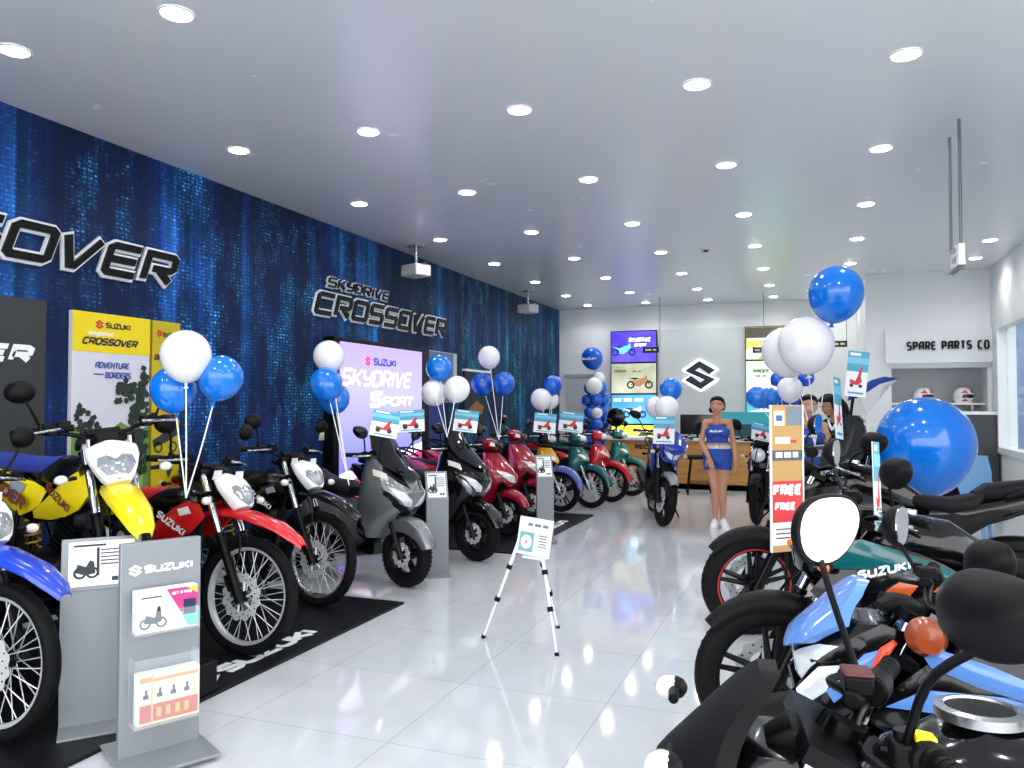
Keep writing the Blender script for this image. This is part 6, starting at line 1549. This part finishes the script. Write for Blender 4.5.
# balloons
g = 'balloons tied to the red trail motorcycle'
tie = pd(186, 498, 4.3)
bunch([(186, 355, 49, M_bwhite, 'white balloon on top of the bunch above the red trail motorcycle', 0), (173, 389, 44, M_bblue, 'blue balloon low on the left of the bunch above the red trail motorcycle', .12), (221, 377, 43, M_bblue, 'blue balloon at the right of the bunch above the red trail motorcycle', .08)], 4.35, tie, g)
tie = pd(349, 485, 6.0)
g = 'balloons tied to the grey maxi scooter'
bunch([(329, 356, 31, M_bwhite, 'white balloon above two blue ones left of the lilac screen', .15), (326, 384, 33, M_bblue, 'upper blue balloon of the two left of the lilac screen', 0), (334, 398, 31, M_bblue, 'lower blue balloon of the two left of the lilac screen', .22)], 6.4, tie, g)
tie = pd(447, 437, 7.2)
g = 'balloons tied to the black maxi scooter'
bunch([(439, 368, 26, M_bblue, 'blue balloon above a pair of white ones right of the lilac screen', .15), (434, 393, 26, M_bwhite, 'left white balloon of the pair right of the lilac screen', .1), (457, 389, 26, M_bwhite, 'right white balloon of the pair beside the lilac screen', -.05)], 7.6, tie, g)
tie = pd(499, 440, 8.9)
g = 'balloons tied to the crimson scooters'
bunch([(489, 357, 22, M_bwhite, 'white balloon above two blue ones over the crimson scooters', 0), (482, 384, 22, M_bblue2, 'left blue balloon over the crimson scooters', .1), (504, 383, 22, M_bblue2, 'right blue balloon over the crimson scooters', 0)], 9.2, tie, g)
tie = pd(549, 440, 10.3)
g = 'balloons by the end of the mural'
bunch([(553, 385, 19, M_bblue2, 'small blue balloon behind two white ones at the end of the mural', .15), (541, 399, 21, M_bwhite, 'front white balloon at the end of the mural', 0), (550, 400, 18, M_bwhite, 'rear white balloon at the end of the mural', .2)], 10.6, tie, g)
tie = pd(665, 445, 9.6)
g = 'balloons tied to the blue motorcycle'
bunch([(671, 389, 22, M_bblue, 'blue balloon above the white pair over the blue motorcycle', .1), (667, 408, 24, M_bwhite, 'right white balloon over the blue motorcycle', -.1), (656, 407, 21, M_bwhite, 'left white balloon over the blue motorcycle', .15)], 9.8, tie, g)
tie = pd(815, 445, 6.6)
g = 'large balloons high over the right row'
bunch([(836, 293, 53, M_bblue, 'large blue balloon, highest of all, near the ceiling lights', 0), (806, 344, 54, M_bwhite, 'biggest white balloon of the pair below the highest blue one', .1), (786, 351, 47, M_bwhite, 'white balloon half hidden by the biggest white one', .45)], 6.3, tie, g)
tie = pd(790, 455, 9.0)
g = 'balloons in front of the turquoise screen'
bunch([(757, 397, 21, M_bblue, 'left blue balloon of the pair in front of the turquoise screen', 0), (769, 398, 21, M_bblue, 'right blue balloon of the pair in front of the turquoise screen', .15), (790, 389, 25, M_bwhite, 'small white balloon between blue ones above the second woman', 0), (778, 379, 15, M_bblue2, 'small blue balloon up left of the small white one', .4), (806, 378, 16, M_bblue2, 'small blue balloon up right of the small white one', .4), (790, 400, 24, M_bblue2, 'deep blue balloon just under the small white one', .35)], 9.3, tie, g)
bal = pd(925, 444, 6.1)
balloon(bal, 92*6.1/CF, M_bblue, 'giant blue balloon behind the black motorcycle seats by the spare parts counter', V((bal.x, bal.y, .02)), None, stick=True)
# balloon column by the back wall
col = pY(596, 400, 15.7)
g = 'balloons of the column by the back wall'
cc = E('balloon_pole', 'white pole and base carrying the blue balloon column by the back wall', 'pole', (col.x, 15.7, 0))
MB().lathe([(.001, 0), (.2, 0), (.2, .02), (.03, .04), (.001, .04)], n=26).build('base', M_white, cc)
MB().bar((0, 0, .03), (0, 0, 2.25), .014).build('pole', M_white, cc)
balloon(pY(592, 358, 15.65), .44, M_bblue2, 'biggest blue balloon with white print crowning the column by the back wall', V((col.x, 15.7, 2.2)), g, stick=False, txt='SUZUKI')
random.seed(11)
nth = ['lowest', 'second', 'third', 'fourth', 'fifth', 'sixth']
for k in range(6):
    for q in range(4):
        a = q*PI/2+k*.75+.4; z = .62+k*.245
        m = M_bblue2 if (q+k) % 3 else M_bblue
        x, y = col.x+.17*math.cos(a), 15.7+.17*math.sin(a)
        side = ('front' if math.sin(a) < -.7 else 'back' if math.sin(a) > .7 else ('right' if math.cos(a) > 0 else 'left'))
        sub = 'nearer ' if -.7 <= math.sin(a) < 0 else ('rear ' if 0 <= math.sin(a) <= .7 else '')
        balloon((x, y, z), .25, m, '%s balloon, %s%s, %s ring of the back wall column' % ('white' if m is M_bwhite else 'blue' if m is M_bblue else 'deep blue', sub, side+(' side' if side in ('left', 'right') else ''), nth[k]), (col.x, 15.7, z), g, stick=False)
bunch([(594, 386, 17, M_bwhite, 'larger white balloon on the front of the column by the back wall', 0), (599, 378, 12, M_bwhite, 'small white balloon just behind the larger one on the column', .15), (597, 413, 11, M_bwhite, 'small white balloon low on the front of the column', .0)], 15.0, tuple(col), g, sticks=False)

# promotion cards on the vehicles
def card(px, py, d, wpx, hpx, rz, label, tilt=.25, roll=0, stalk=.18): promo_card(pd(px, py, d), wpx*d/CF, hpx*d/CF, rz, label, tilt, roll, stalk=stalk)
card(385, 424, 6.1, 27, 27, .55, 'promotion card over the grey maxi scooter, left of two by the lilac screen', .3, .18)
card(411, 421, 6.6, 27, 22, .3, 'promotion card over the lower right edge of the lilac screen', .2, -.06)
card(466, 421, 7.7, 24, 22, .35, 'promotion card over the black maxi scooter', .2, .12, .28)
card(545, 423, 10.4, 22, 20, .35, 'white promotion card left of the pair by the end of the mural', .2, .1)
card(571, 422, 10.9, 24, 20, .35, 'white promotion card right of the pair by the end of the mural', .2, .12)
card(664, 430, 9.55, 21, 28, .05, 'promotion card on the handlebar of the blue motorcycle', .15, .02)
card(761, 432, 9.8, 20, 18, .5, 'promotion card on the black naked motorcycle right of the woman', .3, .2, .36)
card(857, 374, 6.7, 20, 46, .15, 'tall teal promotion card with red scooter under the highest blue balloon', .1, .12)
card(838, 408, 6.0, 15, 62, 1.1, 'narrow tall promotion card covering the person with long hair', .1, .12)
card(877, 486, 3.3, 16, 88, 1.15, 'narrow tall promotion card standing before the black and teal motorcycle', .06, .10)
# ---------------------------------------------------------------- tall offer card near the right row
def offer_card():
    d = 4.3; c = pd(787, 478, d)
    r = E('offer_card', 'tall clear edged offer card reading FREE on red, standing over the right row wheels', 'card', tuple(c), .75)
    W, H = 30/.75*d/CF, 146*d/CF
    r.rotation_euler = (0, 0, .75)
    T = frame_T((0, 0, 0), (1, 0, 0), (0, 0, 1))
    MB().box((0, .004, 0), (W, .006, H)).build('acrylic_sheet', M_acrylic, r)
    b = MB()
    q = lambda m, x0, y0, x1, y1, z=0: b.mat(m).box(((x0+x1)/2*W, (y0+y1)/2*H, z), ((x1-x0)*W, (y1-y0)*H, .0015), T)
    kr = mat('kraft print', (186, 146, 84), .5)
    q(kr, -.48, -.1, .48, .5); q(mat('slate print', (70, 84, 104), .5), -.48, .12, .48, .19, .002); q(M_paper, -.40, .36, -.08, .46, .002); q(mat('blue print', (70, 96, 150), .5), -.34, .39, -.14, .43, .003)
    q(mat('steel print', (110, 126, 140), .5), .0, .36, .48, .49, .002); q(M_paper, -.36, .235, .1, .28, .002); q(M_redink, .1, .24, .3, .26, .002)
    q(M_redink, -.48, -.30, .48, -.02, .002); q(M_paper, -.48, -.5, .48, -.30, .001); q(kr, -.48, -.5, .48, -.455, .002)
    for k in range(3): q(M_ink, -.36, -.35-.03*k, .2-.1*(k % 2), -.342-.03*k, .003)
    b.mat(M_paper); text(b, 'FREE', .062, .3, .002, T @ Matrix.Translation((-.42*W, -.12*H, .003)), .1, .28, .62); text(b, 'FREE', .045, .3, .002, T @ Matrix.Translation((-.38*W, -.22*H, .003)), .1, .28, .62)
    b.mat(M_paper); dashes(b, .7*W, .03, 3, .002, T @ Matrix.Translation((-.36*W, .14*H, .003)), 6)
    b.build('card_print', None, r)
    e = MB()
    for s in (-1, 1): e.box((s*W*.5, 0, 0), (.008, .012, H))
    e.build('edge_strip', M_white, r)
    MB().bar((0, .012, -H*.4), (0, .012, -c.z+.02), .008).box((0, .012, -c.z+.012), (.22, .22, .02)).build('floor_pole', M_matt, r)
offer_card()
# curved blue and white banner blade behind the far right motorcycle
def wave_banner():
    c = pd(872, 395, 7.6)
    r = E('curved_banner', 'curved blue and white banner blade behind the farthest black motorcycle', 'banner', tuple(c), .35)
    s = 7.6/CF
    def curve(pts, yo, m, nm):
        up = [V((x*s, yo+.10*math.sin((x+20)/60*PI)**2, -z*s)) for x, z in pts]
        n = len(up)
        MB().add([tuple(p) for p in up]+[tuple(p+V((0, .012, 0))) for p in up], [tuple(range(n)), tuple(reversed(range(n, 2*n)))]+[(i, n+i, n+(i+1) % n, (i+1) % n) for i in range(n)]).build(nm, m, r)
    for top, bot, m, nm, yo in (([(-22, -2), (-12, -8), (0, -15), (12, -18.5), (27, -16.5)], [(-22, 6), (-12, 2), (-2, -3), (10, -11), (27, -16)], mat('banner blue', (40, 84, 180), .4), 'blue_sheet', 0), ([(-12, 3), (-2, -2.5), (10, -10.5), (20, -14), (27, -16)], [(-2, 20), (3, 14), (8, 8), (16, -4), (27, -15.5)], M_white, 'white_sheet', .01)):
        rs = []
        for (x0, z0), (x1, z1) in zip(top, bot):
            rs.append([(x0*s, yo+.0, -z0*s), (x1*s, yo+.05, -z1*s), (x1*s, yo+.062, -z1*s), (x0*s, yo+.012, -z0*s)])
        MB().rings(rs).build(nm, m, r)
    MB().tube([(-14*s, .02, -2*s), (-20*s, .03, -20*s), (-22*s, .03, -c.z+.02)], .012).box((-22*s, .03, -c.z+.012), (.3, .3, .02)).build('pole', M_matt, r)
wave_banner()

# ---------------------------------------------------------------- light, world, camera
w = bpy.data.worlds.new('overcast sky'); SC.world = w; w.use_nodes = True
nt = w.node_tree; bg = nt.nodes['Background']
sky = nt.nodes.new('ShaderNodeTexSky'); sky.sky_type = 'HOSEK_WILKIE'; sky.turbidity = 7; sky.sun_direction = (0.2, -.6, .75); sky.ground_albedo = .4
mxs = nt.nodes.new('ShaderNodeMix'); mxs.data_type = 'RGBA'; mxs.inputs['Factor'].default_value = .93
mxs.inputs['B'].default_value = (.97, .985, 1.0, 1)
nt.links.new(sky.outputs['Color'], mxs.inputs['A']); nt.links.new(mxs.outputs['Result'], bg.inputs['Color']); bg.inputs['Strength'].default_value = 2.6
cam = bpy.data.cameras.new('camera'); co = bpy.data.objects.new('camera', cam); COL.objects.link(co)
cam.sensor_width = 36; cam.lens = CF/1024*36; cam.clip_start = .05
R3 = Matrix((RT, UP, -FW)).transposed().to_4x4(); R3.translation = CO; co.matrix_world = R3
SC.camera = co
vs = SC.view_settings; vs.view_transform = 'Standard'; vs.look = 'None'; vs.gamma = 1; vs.exposure = 0.72; vs.use_curve_mapping = False
